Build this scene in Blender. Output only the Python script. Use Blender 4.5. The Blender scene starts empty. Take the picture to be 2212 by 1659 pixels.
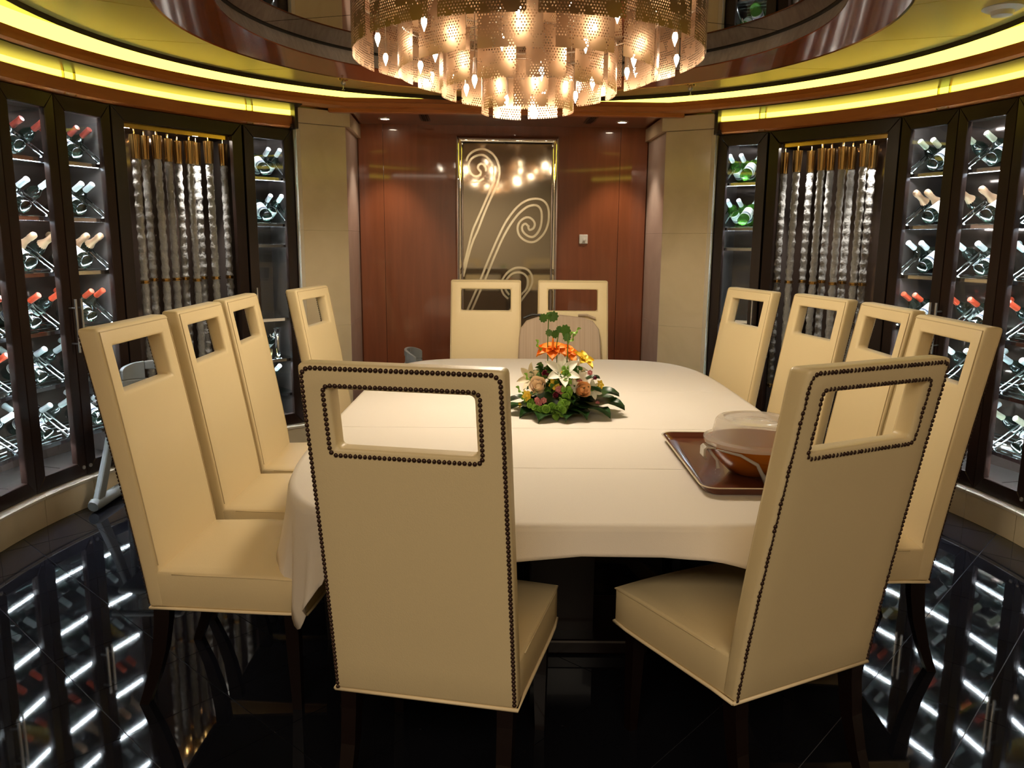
import bpy, math, random
from mathutils import Vector, Matrix
random.seed(7)
PI = math.pi
R = math.radians
sc = bpy.context.scene
col = sc.collection

# ------------------------------------------------------------------ camera
F_PX, PITCH, ROLL, CAM_H = 1711.95, .1811, .008, 1.5497
cam_d = bpy.data.cameras.new('camera')
cam = bpy.data.objects.new('camera', cam_d)
col.objects.link(cam)
cam_d.sensor_width = 36
cam_d.lens = F_PX / 2212 * 36
cam_d.clip_start = .02
rt0, up0 = Vector((1, 0, 0)), Vector((0, math.sin(PITCH), math.cos(PITCH)))
fw = Vector((0, math.cos(PITCH), -math.sin(PITCH)))
rt = math.cos(ROLL) * rt0 + math.sin(ROLL) * up0
up = -math.sin(ROLL) * rt0 + math.cos(ROLL) * up0
m3 = Matrix((rt, up, -fw)).transposed()
cam.matrix_world = Matrix.Translation((0, 0, CAM_H)) @ m3.to_4x4()
sc.camera = cam

# ------------------------------------------------------------------ world, big lights, exposure
w = bpy.data.worlds.new('world')
sc.world = w
w.use_nodes = True
w.node_tree.nodes['Background'].inputs[0].default_value = (1, .9, .75, 1)
w.node_tree.nodes['Background'].inputs[1].default_value = .02
sc.view_settings.view_transform = 'Standard'
sc.view_settings.look = 'None'
sc.view_settings.gamma = 1
sc.view_settings.use_curve_mapping = False
sc.view_settings.exposure = 1.28
try:
    sc.cycles.sample_clamp_indirect = 3.0
    sc.cycles.caustics_reflective = False
    sc.cycles.caustics_refractive = False
    sc.cycles.max_bounces = 7
    sc.cycles.adaptive_threshold = .02
    sc.cycles.transparent_max_bounces = 16
except Exception:
    pass

BULB_E = 46.0       # chandelier bulbs
CHAND_FILL_W = 35.0       # added unseen spot under the chandelier, fill light for the table
COVE_E = 1.9         # yellow cove diffusers
LED_E = 62.0         # wine cabinet LED lines
ROOM_W = 36.0        # ceiling panels of the room the camera stands in


def area(name, loc, sx, sy, power, color, rot=(0, 0, 0)):
    d = bpy.data.lights.new(name, 'AREA')
    d.shape = 'RECTANGLE'
    d.size, d.size_y, d.energy, d.color = sx, sy, power, color
    o = bpy.data.objects.new(name, d)
    o.location, o.rotation_euler = loc, rot
    col.objects.link(o)
    return o


area('anteroom_ceiling_light', (-.2, -1.0, 2.66), 2.6, 1.2, ROOM_W, (1, .84, .64))

# ------------------------------------------------------------------ material helpers
MATS = {}


def mat(name, color=(.5, .5, .5), rough=.5, metal=0., spec=.5, emit=None, estr=0., coat=0., trans=0., ior=1.45, sheen=0., bump=0., bscale=200., alpha=None):
    if name in MATS:
        return MATS[name]
    m = bpy.data.materials.new(name)
    m.use_nodes = True
    b = m.node_tree.nodes['Principled BSDF']
    b.inputs['Base Color'].default_value = (*color, 1)
    b.inputs['Roughness'].default_value = rough
    b.inputs['Metallic'].default_value = metal
    b.inputs['Specular IOR Level'].default_value = spec
    b.inputs['Coat Weight'].default_value = coat
    b.inputs['Coat Roughness'].default_value = .05
    b.inputs['Transmission Weight'].default_value = trans
    b.inputs['IOR'].default_value = ior
    b.inputs['Sheen Weight'].default_value = sheen
    if emit:
        b.inputs['Emission Color'].default_value = (*emit, 1)
        b.inputs['Emission Strength'].default_value = estr
    if bump:
        nt = m.node_tree
        n = nt.nodes.new('ShaderNodeTexNoise')
        n.inputs['Scale'].default_value = bscale
        n.inputs['Detail'].default_value = 3
        tc = nt.nodes.new('ShaderNodeTexCoord')
        nt.links.new(tc.outputs['Object'], n.inputs['Vector'])
        bp = nt.nodes.new('ShaderNodeBump')
        bp.inputs['Strength'].default_value = bump
        bp.inputs['Distance'].default_value = .01
        nt.links.new(n.outputs['Fac'], bp.inputs['Height'])
        nt.links.new(bp.outputs['Normal'], b.inputs['Normal'])
    MATS[name] = m
    return m


def nodes_of(m):
    return m.node_tree, m.node_tree.nodes['Principled BSDF']


def grain_mat(name, c1, c2, scale=(1, 1, 1), rough=.3, coat=0., nscale=6., spec=.5, distort=.6, metal=0.):
    if name in MATS:
        return MATS[name]
    m = mat(name, c1, rough, coat=coat, spec=spec, metal=metal)
    nt, b = nodes_of(m)
    tc = nt.nodes.new('ShaderNodeTexCoord')
    mp = nt.nodes.new('ShaderNodeMapping')
    mp.inputs['Scale'].default_value = scale
    n = nt.nodes.new('ShaderNodeTexNoise')
    n.inputs['Scale'].default_value = nscale
    n.inputs['Detail'].default_value = 6
    n.inputs['Distortion'].default_value = distort
    r = nt.nodes.new('ShaderNodeValToRGB')
    r.color_ramp.elements[0].color = (*c1, 1)
    r.color_ramp.elements[1].color = (*c2, 1)
    r.color_ramp.elements[0].position = .3
    r.color_ramp.elements[1].position = .72
    nt.links.new(tc.outputs['Object'], mp.inputs['Vector'])
    nt.links.new(mp.outputs[0], n.inputs['Vector'])
    nt.links.new(n.outputs['Fac'], r.inputs[0])
    nt.links.new(r.outputs[0], b.inputs['Base Color'])
    return m


def pane_mat(name, tint=(1, 1, 1), ior=1.45, boost=1.0):
    """thin clear sheet: see-through with fresnel reflection"""
    if name in MATS:
        return MATS[name]
    m = bpy.data.materials.new(name)
    m.use_nodes = True
    nt = m.node_tree
    nt.nodes.clear()
    out = nt.nodes.new('ShaderNodeOutputMaterial')
    tr = nt.nodes.new('ShaderNodeBsdfTransparent')
    tr.inputs[0].default_value = (*tint, 1)
    gl = nt.nodes.new('ShaderNodeBsdfGlossy')
    gl.inputs['Roughness'].default_value = .0
    fr = nt.nodes.new('ShaderNodeFresnel')
    fr.inputs['IOR'].default_value = ior
    mul = nt.nodes.new('ShaderNodeMath')
    mul.operation = 'MULTIPLY'
    mul.use_clamp = True
    mul.inputs[1].default_value = boost
    mx = nt.nodes.new('ShaderNodeMixShader')
    geo = nt.nodes.new('ShaderNodeNewGeometry')
    inv = nt.nodes.new('ShaderNodeMath')
    inv.operation = 'SUBTRACT'
    inv.inputs[0].default_value = 1.
    m2 = nt.nodes.new('ShaderNodeMath')
    m2.operation = 'MULTIPLY'
    nt.links.new(geo.outputs['Backfacing'], inv.inputs[1])
    nt.links.new(fr.outputs[0], mul.inputs[0])
    nt.links.new(mul.outputs[0], m2.inputs[0])
    nt.links.new(inv.outputs[0], m2.inputs[1])
    nt.links.new(m2.outputs[0], mx.inputs[0])
    nt.links.new(tr.outputs[0], mx.inputs[1])
    nt.links.new(gl.outputs[0], mx.inputs[2])
    nt.links.new(mx.outputs[0], out.inputs[0])
    MATS[name] = m
    return m


def emit_mat(name, color, strength, dots=0.):
    if name in MATS:
        return MATS[name]
    m = bpy.data.materials.new(name)
    m.use_nodes = True
    nt = m.node_tree
    nt.nodes.clear()
    out = nt.nodes.new('ShaderNodeOutputMaterial')
    e = nt.nodes.new('ShaderNodeEmission')
    e.inputs[0].default_value = (*color, 1)
    e.inputs[1].default_value = strength
    if dots:      # separate diodes along the strip's own x axis
        tc = nt.nodes.new('ShaderNodeTexCoord')
        sp = nt.nodes.new('ShaderNodeSeparateXYZ')
        nt.links.new(tc.outputs['Object'], sp.inputs[0])
        a = nt.nodes.new('ShaderNodeMath'); a.operation = 'MULTIPLY'; a.inputs[1].default_value = 1 / dots
        f = nt.nodes.new('ShaderNodeMath'); f.operation = 'FRACT'
        l = nt.nodes.new('ShaderNodeMath'); l.operation = 'LESS_THAN'; l.inputs[1].default_value = .5
        mm = nt.nodes.new('ShaderNodeMath'); mm.operation = 'MULTIPLY_ADD'
        mm.inputs[1].default_value = strength * 1.7
        mm.inputs[2].default_value = strength * .15
        nt.links.new(sp.outputs[0], a.inputs[0]); nt.links.new(a.outputs[0], f.inputs[0])
        nt.links.new(f.outputs[0], l.inputs[0]); nt.links.new(l.outputs[0], mm.inputs[0])
        nt.links.new(mm.outputs[0], e.inputs[1])
    nt.links.new(e.outputs[0], out.inputs[0])
    MATS[name] = m
    return m


def perforated_mat():
    m = mat('perforated_metal', (.46, .30, .185), .42, metal=.9)
    nt, b = nodes_of(m)
    N, Lk = nt.nodes.new, nt.links.new

    def math_(op, a=None, bb=None, cl=False):
        n = N('ShaderNodeMath'); n.operation = op; n.use_clamp = cl
        for i, v in enumerate((a, bb)):
            if v is None: continue
            if isinstance(v, (int, float)): n.inputs[i].default_value = v
            else: Lk(v, n.inputs[i])
        return n.outputs[0]
    uv = N('ShaderNodeUVMap')
    sp = N('ShaderNodeSeparateXYZ')
    Lk(uv.outputs[0], sp.inputs[0])
    s = .0122
    py = math_('DIVIDE', sp.outputs[1], s * .866)
    row = math_('FLOOR', py)
    odd = math_('MULTIPLY', math_('MODULO', row, 2.), .5)
    px = math_('ADD', math_('DIVIDE', sp.outputs[0], s), odd)
    cx = math_('FLOOR', px)
    dx = math_('SUBTRACT', math_('FRACT', px), .5)
    dy = math_('MULTIPLY', math_('SUBTRACT', math_('FRACT', py), .5), .866)
    d = math_('SQRT', math_('ADD', math_('MULTIPLY', dx, dx), math_('MULTIPLY', dy, dy)))
    hole = math_('LESS_THAN', d, .27)
    # solid flower patches: constant over each hole cell
    cb = N('ShaderNodeCombineXYZ')
    Lk(math_('MULTIPLY', math_('SUBTRACT', cx, odd), s), cb.inputs[0])
    Lk(math_('MULTIPLY', row, s * .866), cb.inputs[1])
    vo = N('ShaderNodeTexVoronoi')
    vo.inputs['Scale'].default_value = 13.5
    vo.inputs['Randomness'].default_value = .45
    Lk(cb.outputs[0], vo.inputs['Vector'])
    petals = N('ShaderNodeTexNoise')
    petals.inputs['Scale'].default_value = 34
    Lk(cb.outputs[0], petals.inputs['Vector'])
    dd = math_('ADD', vo.outputs['Distance'], math_('MULTIPLY', math_('SUBTRACT', petals.outputs['Fac'], .5), .35))
    keep = math_('GREATER_THAN', dd, .43)
    fac = math_('MULTIPLY', hole, keep)
    tr = N('ShaderNodeBsdfTransparent')
    mx = N('ShaderNodeMixShader')
    out = nt.nodes['Material Output']
    Lk(fac, mx.inputs[0]); Lk(b.outputs[0], mx.inputs[1]); Lk(tr.outputs[0], mx.inputs[2])
    Lk(mx.outputs[0], out.inputs[0])
    return m


M = {}
M['leather'] = mat('cream_leather', (.72, .58, .335), .42, spec=.4, bump=.06, bscale=260)
M['piping'] = mat('cream_piping', (.86, .70, .44), .4)
M['seam'] = mat('leather_seam', (.57, .44, .25), .6)
M['nail'] = mat('bronze_nailhead', (.055, .028, .02), .38, metal=.55)
M['leg'] = mat('espresso_wood', (.007, .0028, .0024), .3, coat=.1)
M['espresso'] = grain_mat('espresso_frame', (.014, .006, .004), (.020, .009, .006), (1, 1, .1), .3, 0., 20)
M['mahogany'] = grain_mat('mahogany_veneer', (.20, .055, .020), (.25, .072, .028), (7, 7, .5), .3, .8, 3.)
M['cornice'] = grain_mat('cornice_wood', (.40, .12, .028), (.50, .165, .042), (1, 1, 6), .28, .3, 4.)
M['ringwood'] = grain_mat('polished_ring_wood', (.20, .05, .016), (.26, .07, .022), (1, 1, 1), .12, .5, 3.)
M['gold'] = mat('gold_ceiling', (.86, .66, .17), .34, metal=.65)
M['bandgrey'] = grain_mat('brushed_band', (.66, .55, .48), (.86, .75, .67), (9, 9, .4), .3, 0., 4., metal=.15)
M['mirror'] = mat('smoked_mirror', (.50, .44, .38), .02, metal=1.)
M['black'] = mat('black_joint', (.008, .007, .006), .5)
M['tile'] = mat('black_granite_tile', (.0065, .0065, .009), .035, spec=.62)
M['grout'] = mat('grey_grout', (.17, .17, .19), .6)
M['marble'] = grain_mat('cream_marble', (.62, .50, .32), (.70, .575, .38), (1, 1, 1), .14, 0., 2.4, distort=1.6)
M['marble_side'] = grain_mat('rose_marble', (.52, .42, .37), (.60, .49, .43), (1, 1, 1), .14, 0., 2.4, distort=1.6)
M['ledge'] = mat('pale_ledge', (.70, .62, .48), .22)
M['cove'] = emit_mat('cove_diffuser', (1., .80, .085), COVE_E)
M['led'] = emit_mat('led_line', (.80, .92, 1.), LED_E, dots=.014)
M['pane'] = pane_mat('clear_pane')
M['shelf'] = pane_mat('glass_shelf', (.82, .90, .88))
M['chrome'] = mat('chrome', (.78, .80, .83), .12, metal=1.)
M['steel'] = mat('brushed_steel', (.55, .54, .52), .3, metal=1.)
M['brass'] = mat('polished_brass', (.62, .41, .15), .16, metal=1.)
M['cabinet_back'] = mat('dark_mirror_back', (.075, .052, .041), .07, metal=.6)
M['cabinet_in'] = mat('cabinet_lining', (.06, .048, .043), .4)
M['silver_edge'] = mat('bevelled_mirror_frame', (.86, .84, .78), .03, metal=1.)
M['panelmirror'] = mat('frosted_mirror', (.44, .40, .32), .07, metal=.9)
M['swirl'] = mat('clear_etched_line', (.95, .88, .66), .2, metal=.75)
M['cloth'] = mat('white_tablecloth', (.80, .725, .63), .75, spec=.2, bump=.12, bscale=420)
M['perf'] = perforated_mat()
M['bulb'] = emit_mat('candle_bulb', (1., .82, .60), BULB_E)
M['socket'] = mat('socket_chrome', (.75, .70, .66), .2, metal=1.)
M['anteroom'] = mat('anteroom_wall', (.60, .50, .38), .6)
M['downlight'] = emit_mat('downlight_lens', (1., .82, .6), 26.)
M['spot'] = emit_mat('display_spot_lens', (1., .93, .82), 70.)
M['crystal'] = mat('rippled_crystal', (.95, .95, .94), .04, trans=.72, ior=1.45, spec=1., bump=1., bscale=38)
M['grey_plastic'] = mat('grey_plastic', (.22, .23, .225), .45)
M['white_plastic'] = mat('white_plastic', (.66, .64, .60), .4)
M['tan_fabric'] = grain_mat('tan_striped_fabric', (.38, .28, .20), (.50, .385, .285), (60, 1, .3), .8, 0., 5., spec=.2, distort=0)
M['bottle'] = mat('dark_bottle_glass', (.006, .010, .007), .06, spec=.7, coat=.4)
M['bottle_green'] = mat('green_bottle_glass', (.10, .30, .03), .05, trans=.75, ior=1.2, spec=.7)
M['label'] = mat('cream_wine_label', (.74, .72, .66), .6)
M['ink'] = mat('label_print', (.05, .06, .10), .6)
CAPS = {'white': mat('capsule_white', (.72, .74, .74), .35), 'tan': mat('capsule_tan', (.62, .36, .21), .35, metal=.3),
        'red': mat('capsule_red', (.62, .075, .03), .35), 'wine': mat('capsule_wine', (.24, .035, .022), .3),
        'pale': mat('capsule_pale', (.55, .53, .38), .3, metal=.3), 'black': mat('capsule_black', (.012, .012, .015), .3),
        'grey': mat('capsule_grey', (.42, .46, .46), .35, metal=.3)}


# ------------------------------------------------------------------ mesh helpers
class MB:
    def __init__(s):
        s.v, s.f, s.uv = [], [], None

    def quadloop(s, rings, close=True, cap0=False, cap1=False):
        base = len(s.v); n = len(rings[0])
        for r in rings: s.v += [tuple(p) for p in r]
        for i in range(len(rings) - 1):
            for j in range(n if close else n - 1):
                a, b = base + i * n + j, base + i * n + (j + 1) % n
                s.f.append((a, b, b + n, a + n))
        if cap0: s.f.append(tuple(base + j for j in range(n))[::-1])
        if cap1: s.f.append(tuple(base + (len(rings) - 1) * n + j for j in range(n)))
        return s

    def box(s, x0, x1, y0, y1, z0, z1):
        s.quadloop([[(x0, y0, z0), (x1, y0, z0), (x1, y1, z0), (x0, y1, z0)], [(x0, y0, z1), (x1, y0, z1), (x1, y1, z1), (x0, y1, z1)]], True, True, True)
        return s

    def prism(s, poly, z0, z1):
        s.quadloop([[(x, y, z0) for x, y in poly], [(x, y, z1) for x, y in poly]], True, True, True)
        return s

    def lathe(s, prof, n=16, M4=None, cap=True):
        rings = []
        for r, z in prof:
            rings.append([(r * math.cos(2 * PI * k / n), r * math.sin(2 * PI * k / n), z) for k in range(n)])
        if M4 is not None: rings = [[tuple(M4 @ Vector(p)) for p in r] for r in rings]
        s.quadloop(rings, True, cap, cap)
        return s

    def tube(s, pts, rad, n=8, cap=True):
        P = [Vector(p) for p in pts]
        rings = []
        if not isinstance(rad, (list, tuple)): rad = [rad] * len(P)
        t0 = (P[1] - P[0]).normalized()
        ref = Vector((0, 0, 1)) if abs(t0.z) < .9 else Vector((1, 0, 0))
        for i, p in enumerate(P):
            t = (P[min(i + 1, len(P) - 1)] - P[max(i - 1, 0)]).normalized()
            a = (ref - t * ref.dot(t)).normalized(); b = t.cross(a); ref = a
            rings.append([tuple(p + rad[i] * (math.cos(2 * PI * k / n) * a + math.sin(2 * PI * k / n) * b)) for k in range(n)])
        s.quadloop(rings, True, cap, cap)
        return s

    def bar(s, pts, wx, wy=None):
        """square-section tapering bar along roughly vertical pts, half widths wx/wy"""
        rings = []
        for i, p in enumerate(pts):
            a = wx[i] if isinstance(wx, (list, tuple)) else wx
            b = a if wy is None else (wy[i] if isinstance(wy, (list, tuple)) else wy)
            rings.append([(p[0] - a, p[1] - b, p[2]), (p[0] + a, p[1] - b, p[2]), (p[0] + a, p[1] + b, p[2]), (p[0] - a, p[1] + b, p[2])])
        s.quadloop(rings, True, True, True)
        return s

    def grid(s, fn, nu, nv):
        b = len(s.v)
        for i in range(nu + 1):
            for j in range(nv + 1): s.v.append(tuple(fn(i / nu, j / nv)))
        for i in range(nu):
            for j in range(nv):
                a = b + i * (nv + 1) + j
                s.f.append((a, a + nv + 1, a + nv + 2, a + 1))
        return s

    def xf(s, M4, start=0):
        s.v = s.v[:start] + [tuple(M4 @ Vector(p)) for p in s.v[start:]]
        return s

    def mesh(s, name, m, smooth=False):
        me = bpy.data.meshes.new(name)
        me.from_pydata(s.v, [], s.f)
        me.update()
        if smooth:
            me.shade_smooth() if hasattr(me, 'shade_smooth') else None
        if m: me.materials.append(m)
        return me

    def build(s, name, m, parent=None, smooth=False, bevel=0, seg=2, angle=40, auto=None):
        me = s.mesh(name, m, smooth)
        o = bpy.data.objects.new(name, me)
        col.objects.link(o)
        if parent: o.parent = parent
        if bevel: add_bevel(o, bevel, seg, angle)
        if auto is not None: smooth_angle(me, auto)
        return o


def add_bevel(o, w_, seg=2, angle=40):
    b = o.modifiers.new('bevel', 'BEVEL')
    b.width, b.segments, b.limit_method, b.angle_limit = w_, seg, 'ANGLE', R(angle)
    b.harden_normals = False


def smooth_angle(me, deg):
    me.shade_smooth()
    try:
        me.set_sharp_from_angle(angle=R(deg))
    except Exception:
        pass


def inst(src, name, parent=None, loc=(0, 0, 0), rot=None, M4=None):
    """linked copy of one object"""
    o = src.copy() if isinstance(src, bpy.types.Object) else bpy.data.objects.new(name, src)
    o.name = name
    col.objects.link(o)
    o.parent = parent
    if M4 is not None: o.matrix_local = M4
    else:
        o.location = loc
        if rot: o.rotation_euler = rot
    return o


def empty(name, loc=(0, 0, 0), rz=0, parent=None):
    o = bpy.data.objects.new(name, None)
    o.empty_display_size = .05
    col.objects.link(o)
    o.location = loc
    o.rotation_euler = (0, 0, rz)
    o.parent = parent
    return o


def tag(o, label=None, cat=None, group=None, kind=None):
    if label: o['label'] = label
    if cat: o['category'] = cat
    if group: o['group'] = group
    if kind: o['kind'] = kind
    return o


def struct(o):
    o['kind'] = 'structure'
    return o


# room frame: centre of the rotunda, turned 2.7 degrees against the camera axis
CX, CY, YAW = .06, 3.75, R(2.7)


def rp(x, y):          # room-frame point to world
    c, s_ = math.cos(YAW), math.sin(YAW)
    return (CX + c * x - s_ * y, CY + s_ * x + c * y)


def pol(a_deg, r):     # polar point in the room frame, as world xy
    a = R(a_deg)
    return rp(r * math.cos(a), r * math.sin(a))


# ------------------------------------------------------------------ floor
TS = .325
th = R(-42.1)
e1, e2 = Vector((math.cos(th), math.sin(th))), Vector((-math.sin(th), math.cos(th)))
slab = MB().box(-3.6, 3.7, -2.7, 7.0, -.08, -.004).build('floor', M['grout'])
struct(slab)
tile_me = None
off2 = .868   # offsets of the joint lines, measured on the floor
off1 = None
# joints running along e1 satisfy p.e2 = .868 + k TS ; joints along e2 satisfy p.e1 = c + k TS
c1 = -.458
cnt = 0
tb = MB().box(-TS / 2 + .0016, TS / 2 - .0016, -TS / 2 + .0016, TS / 2 - .0016, -.02, 0)
tile_me = tb.mesh('floor_tile', M['tile'])
rest = MB()
cands = []
for i in range(-26, 27):
    for j in range(-26, 27):
        a, b = c1 + (i + .5) * TS, off2 + (j + .5) * TS
        p = a * e1 + b * e2
        d = math.hypot(p.x - CX, p.y - CY)
        if d < 2.78 or (abs(p.x) < 1.4 and 0.4 < p.y < 6.75 and d < 3.1):
            cands.append((p.x, p.y))
        elif -3.5 < p.x < 3.6 and -2.6 < p.y < 6.9 and (p.y < 1.6 or abs(p.x) < 1.6):
            for q in [(-1, -1), (1, -1), (1, 1), (-1, 1)]:
                v_ = p + q[0] * (TS / 2 - .0016) * e1 + q[1] * (TS / 2 - .0016) * e2
                rest.v.append((v_.x, v_.y, 0))
            n_ = len(rest.v)
            rest.f.append((n_ - 4, n_ - 3, n_ - 2, n_ - 1))
cands.sort(key=lambda q: q[1])
for x, y in cands[:300]:
    inst(tile_me, 'floor_tile', slab, (x, y, 0), (0, 0, th))
tag(rest.build('distant_floor_tiles', M['tile'], slab), kind='stuff')

# ------------------------------------------------------------------ outer walls and lid
wl = MB()


def arc_wall(a0, a1, r, z0, z1, n=18):
    mb = MB()
    pts = [pol(a0 + (a1 - a0) * k / n, r) for k in range(n + 1)] + [pol(a1 - (a1 - a0) * k / n, r + .06) for k in range(n + 1)]
    mb.quadloop([[(x, y, z0) for x, y in pts], [(x, y, z1) for x, y in pts]], True, False, False)
    return mb


struct(arc_wall(118.5, 188, 3.16, 0, 2.75).build('wall_left', M['cabinet_in']))
struct(arc_wall(-8, 61.5, 3.16, 0, 2.75).build('wall_right', M['cabinet_in']))
struct(arc_wall(187, 236, 2.66, 0, 2.7).build('wall_left_front', M['anteroom']))
struct(arc_wall(-56, -7, 2.66, 0, 2.7).build('wall_right_front', M['anteroom']))
struct(MB().box(-3.5, 3.6, -2.62, -2.55, 0, 2.75).build('wall_front', M['anteroom']))
struct(MB().box(-3.56, -3.5, -2.6, 2.2, 0, 2.75).build('wall_left_outer', M['anteroom']))
struct(MB().box(3.6, 3.66, -2.6, 2.2, 0, 2.75).build('wall_right_outer', M['anteroom']))
lid = MB().box(-3.6, 3.7, -2.65, 7.1, 2.76, 2.82).build('ceiling', M['anteroom'])
struct(lid)

# ------------------------------------------------------------------ rotunda ceiling
ZG0, ZG1, RG0, RG1 = 2.475, 2.54, 1.545, 2.2
NS = 16
for k in range(NS):
    a0, a1 = 360 / NS * k + .10 + 6, 360 / NS * (k + 1) - .10 + 6
    n = 8
    mb = MB()
    low, hi = [], []
    for t in range(n + 1):
        a = a0 + (a1 - a0) * t / n
        x0, y0 = pol(a, RG0); x1, y1 = pol(a, RG1)
        low.append(((x0, y0, ZG0), (x1, y1, ZG1), (x1, y1, ZG1 + .03), (x0, y0, ZG0 + .03)))
    mb.quadloop([list(q) for q in low], True, True, True)
    mb.build('ceiling_panel', M['gold'], lid, auto=40)


def ring_solid(name, prof, m, parent=None, n=96, a0=0, a1=360):
    """revolve a closed r,z profile about the rotunda axis"""
    mb = MB()
    full = abs(a1 - a0) >= 360
    rings = []
    for k in range(n if full else n + 1):
        a = a0 + (a1 - a0) * k / n
        rings.append([(*pol(a, r), z) for r, z in prof])
    if full: rings.append(rings[0])
    mb.quadloop(rings, True, not full, not full)
    return mb.build(name, m, parent, auto=35)


struct(ring_solid('trim_1', [(1.548, 2.468), (1.32, 2.494), (1.32, 2.500), (1.548, 2.50)], M['ringwood']))
struct(ring_solid('trim_2', [(1.322, 2.498), (1.36, 2.577), (1.40, 2.577), (1.40, 2.498)], M['bandgrey']))
struct(ring_solid('trim_3', [(1.345, 2.576), (1.345, 2.586), (1.40, 2.586), (1.40, 2.576)], M['black']))
struct(ring_solid('trim_4', [(1.548, 2.470), (1.556, 2.464), (1.564, 2.472), (1.556, 2.482)], M['brass']))
struct(ring_solid('trim_shadow_gap', [(2.196, 2.513), (2.196, 2.566), (2.216, 2.566), (2.216, 2.520)], M['espresso']))  # dark strip standing in for the shadow gap between gold panels and cove
NM = 10
for k in range(NM):
    a0, a1 = 360 / NM * k + 17.3 + .12, 360 / NM * (k + 1) + 17.3 - .12
    pts = [pol((a0 + a1) / 2, .012)] + [pol(a0 + (a1 - a0) * t / 8, 1.39) for t in range(9)]
    MB().prism(pts, 2.582, 2.59).build('ceiling_mirror_panel', M['mirror'], lid)
MB().prism([pol(a, 1.4) for a in range(0, 360, 6)], 2.592, 2.60).build('ceiling_mirror_backing', M['black'], lid)

# sprinklers and ceiling disc
for k, ((x, y), lb) in enumerate((((-1.02, 4.97), 'small brass fire sprinkler on gold ceiling left of chandelier'), ((1.07, 5.06), 'small brass fire sprinkler on gold ceiling right of chandelier'))):
    e = empty('fire_sprinkler', (x, y, 2.478))
    MB().lathe([(.03, .0), (.028, -.006), (.012, -.010)], 16).build('escutcheon', M['brass'], e, auto=40)
    MB().lathe([(.009, -.010), (.016, -.022), (.012, -.032), (.004, -.036)], 12).build('body', M['steel'], e, auto=40)
    b = MB().lathe([(.003, -.034), (.003, -.058)], 6)
    b.lathe([(.009, -.058), (.009, -.061)], 10)
    b.build('deflector', M['steel'], e)
    tag(e, lb, 'sprinkler', 'fire sprinklers on the gold ceiling')
e = empty('smoke_detector', (2.03, 3.53, 2.527))
MB().lathe([(.075, .004), (.078, -.018), (.06, -.028), (0.001, -.030)], 24).build('base', M['white_plastic'], e, auto=40)
MB().lathe([(.045, -.028), (.04, -.046), (.001, -.05)], 20).build('sensor_head', M['white_plastic'], e, auto=40)
tag(e, 'white round smoke detector on the gold ceiling at upper right', 'detector')

# ------------------------------------------------------------------ cornice with two lit coves
A_L0, A_L1 = 121.5, 240.0      # left arc (room frame), mirrored right; closes behind the camera


def chain(r):
    """plan line of the cornice: left arc, straight across the alcove, right arc"""
    pts = []
    n = 44
    for k in range(n + 1):
        pts.append(pol(A_L1 + (118.0 - A_L1) * k / n, r))
    for k in range(n + 1):
        pts.append(pol(62.0 + (180 - A_L1 - 62.0) * k / n, r))
    pts.append(pts[0])
    return pts


def swept(name, prof, m, sharp=35):
    mb = MB()
    lines = [chain(r) for r, z in prof]
    rings = [[(lines[i][k][0], lines[i][k][1], prof[i][1]) for i in range(len(prof))] for k in range(len(lines[0]))]
    mb.quadloop(rings, True, False, False)
    return mb.build(name, m, None, auto=sharp)


struct(swept('trim_5', [(2.47, 2.452), (2.44, 2.462), (2.44, 2.488), (2.455, 2.492), (2.455, 2.522), (2.50, 2.524), (2.60, 2.524), (2.60, 2.452)], M['cornice']))
struct(swept('cove_light_upper', [(2.51, 2.516), (2.51, 2.62), (2.53, 2.62), (2.53, 2.516)], M['cove']))
struct(swept('trim_6', [(2.16, 2.62), (2.16, 2.64), (2.66, 2.64), (2.66, 2.62)], M['gold']))


def arc_sweep(name, prof, m, a0, a1, n=24):
    return ring_solid(name, prof, m, None, n, a0, a1)


for sgn, nm in ((1, 'left'), (-1, 'right')):
    aa = (125.2, 236) if sgn == 1 else (-56, 54.8)
    struct(arc_sweep('trim_7_' + nm, [(2.605, 2.302), (2.585, 2.312), (2.585, 2.382), (2.60, 2.390), (2.66, 2.390), (2.66, 2.302)], M['cornice'], *aa))
    struct(arc_sweep('cove_light_lower_' + nm, [(2.615, 2.388), (2.615, 2.426), (2.64, 2.426), (2.64, 2.388)], M['cove'], *aa))
    struct(arc_sweep('trim_8_' + nm, [(2.60, 2.424), (2.47, 2.446), (2.47, 2.453), (2.66, 2.453), (2.66, 2.424)], M['espresso'], *aa))
    # clear clips with brass edges across the lower cove
    for ad, lb in ((160.0, 'nearer the camera'), (132.6, 'beside the marble column')):
        a = ad if sgn == 1 else 180 - ad
        x, y = pol(a, 2.585)
        e = empty('cove_clip', (x, y, 2.30), YAW + R(a) + PI / 2)
        w_ = .035 if ad > 150 else .02
        MB().box(-w_, w_, -.012, .0, .0, .150).build('clear_block', M['shelf'], e)
        MB().box(-w_ - .004, -w_, -.014, .0, .0, .152).build('brass_edge', M['brass'], e)
        MB().box(w_, w_ + .004, -.014, .0, .0, .152).build('brass_edge', M['brass'], e)
        tag(e, 'clear clip with brass edges over the %s lit cove, %s' % (nm, lb), 'clip', 'brass-edged clips on the cove lights')

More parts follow.
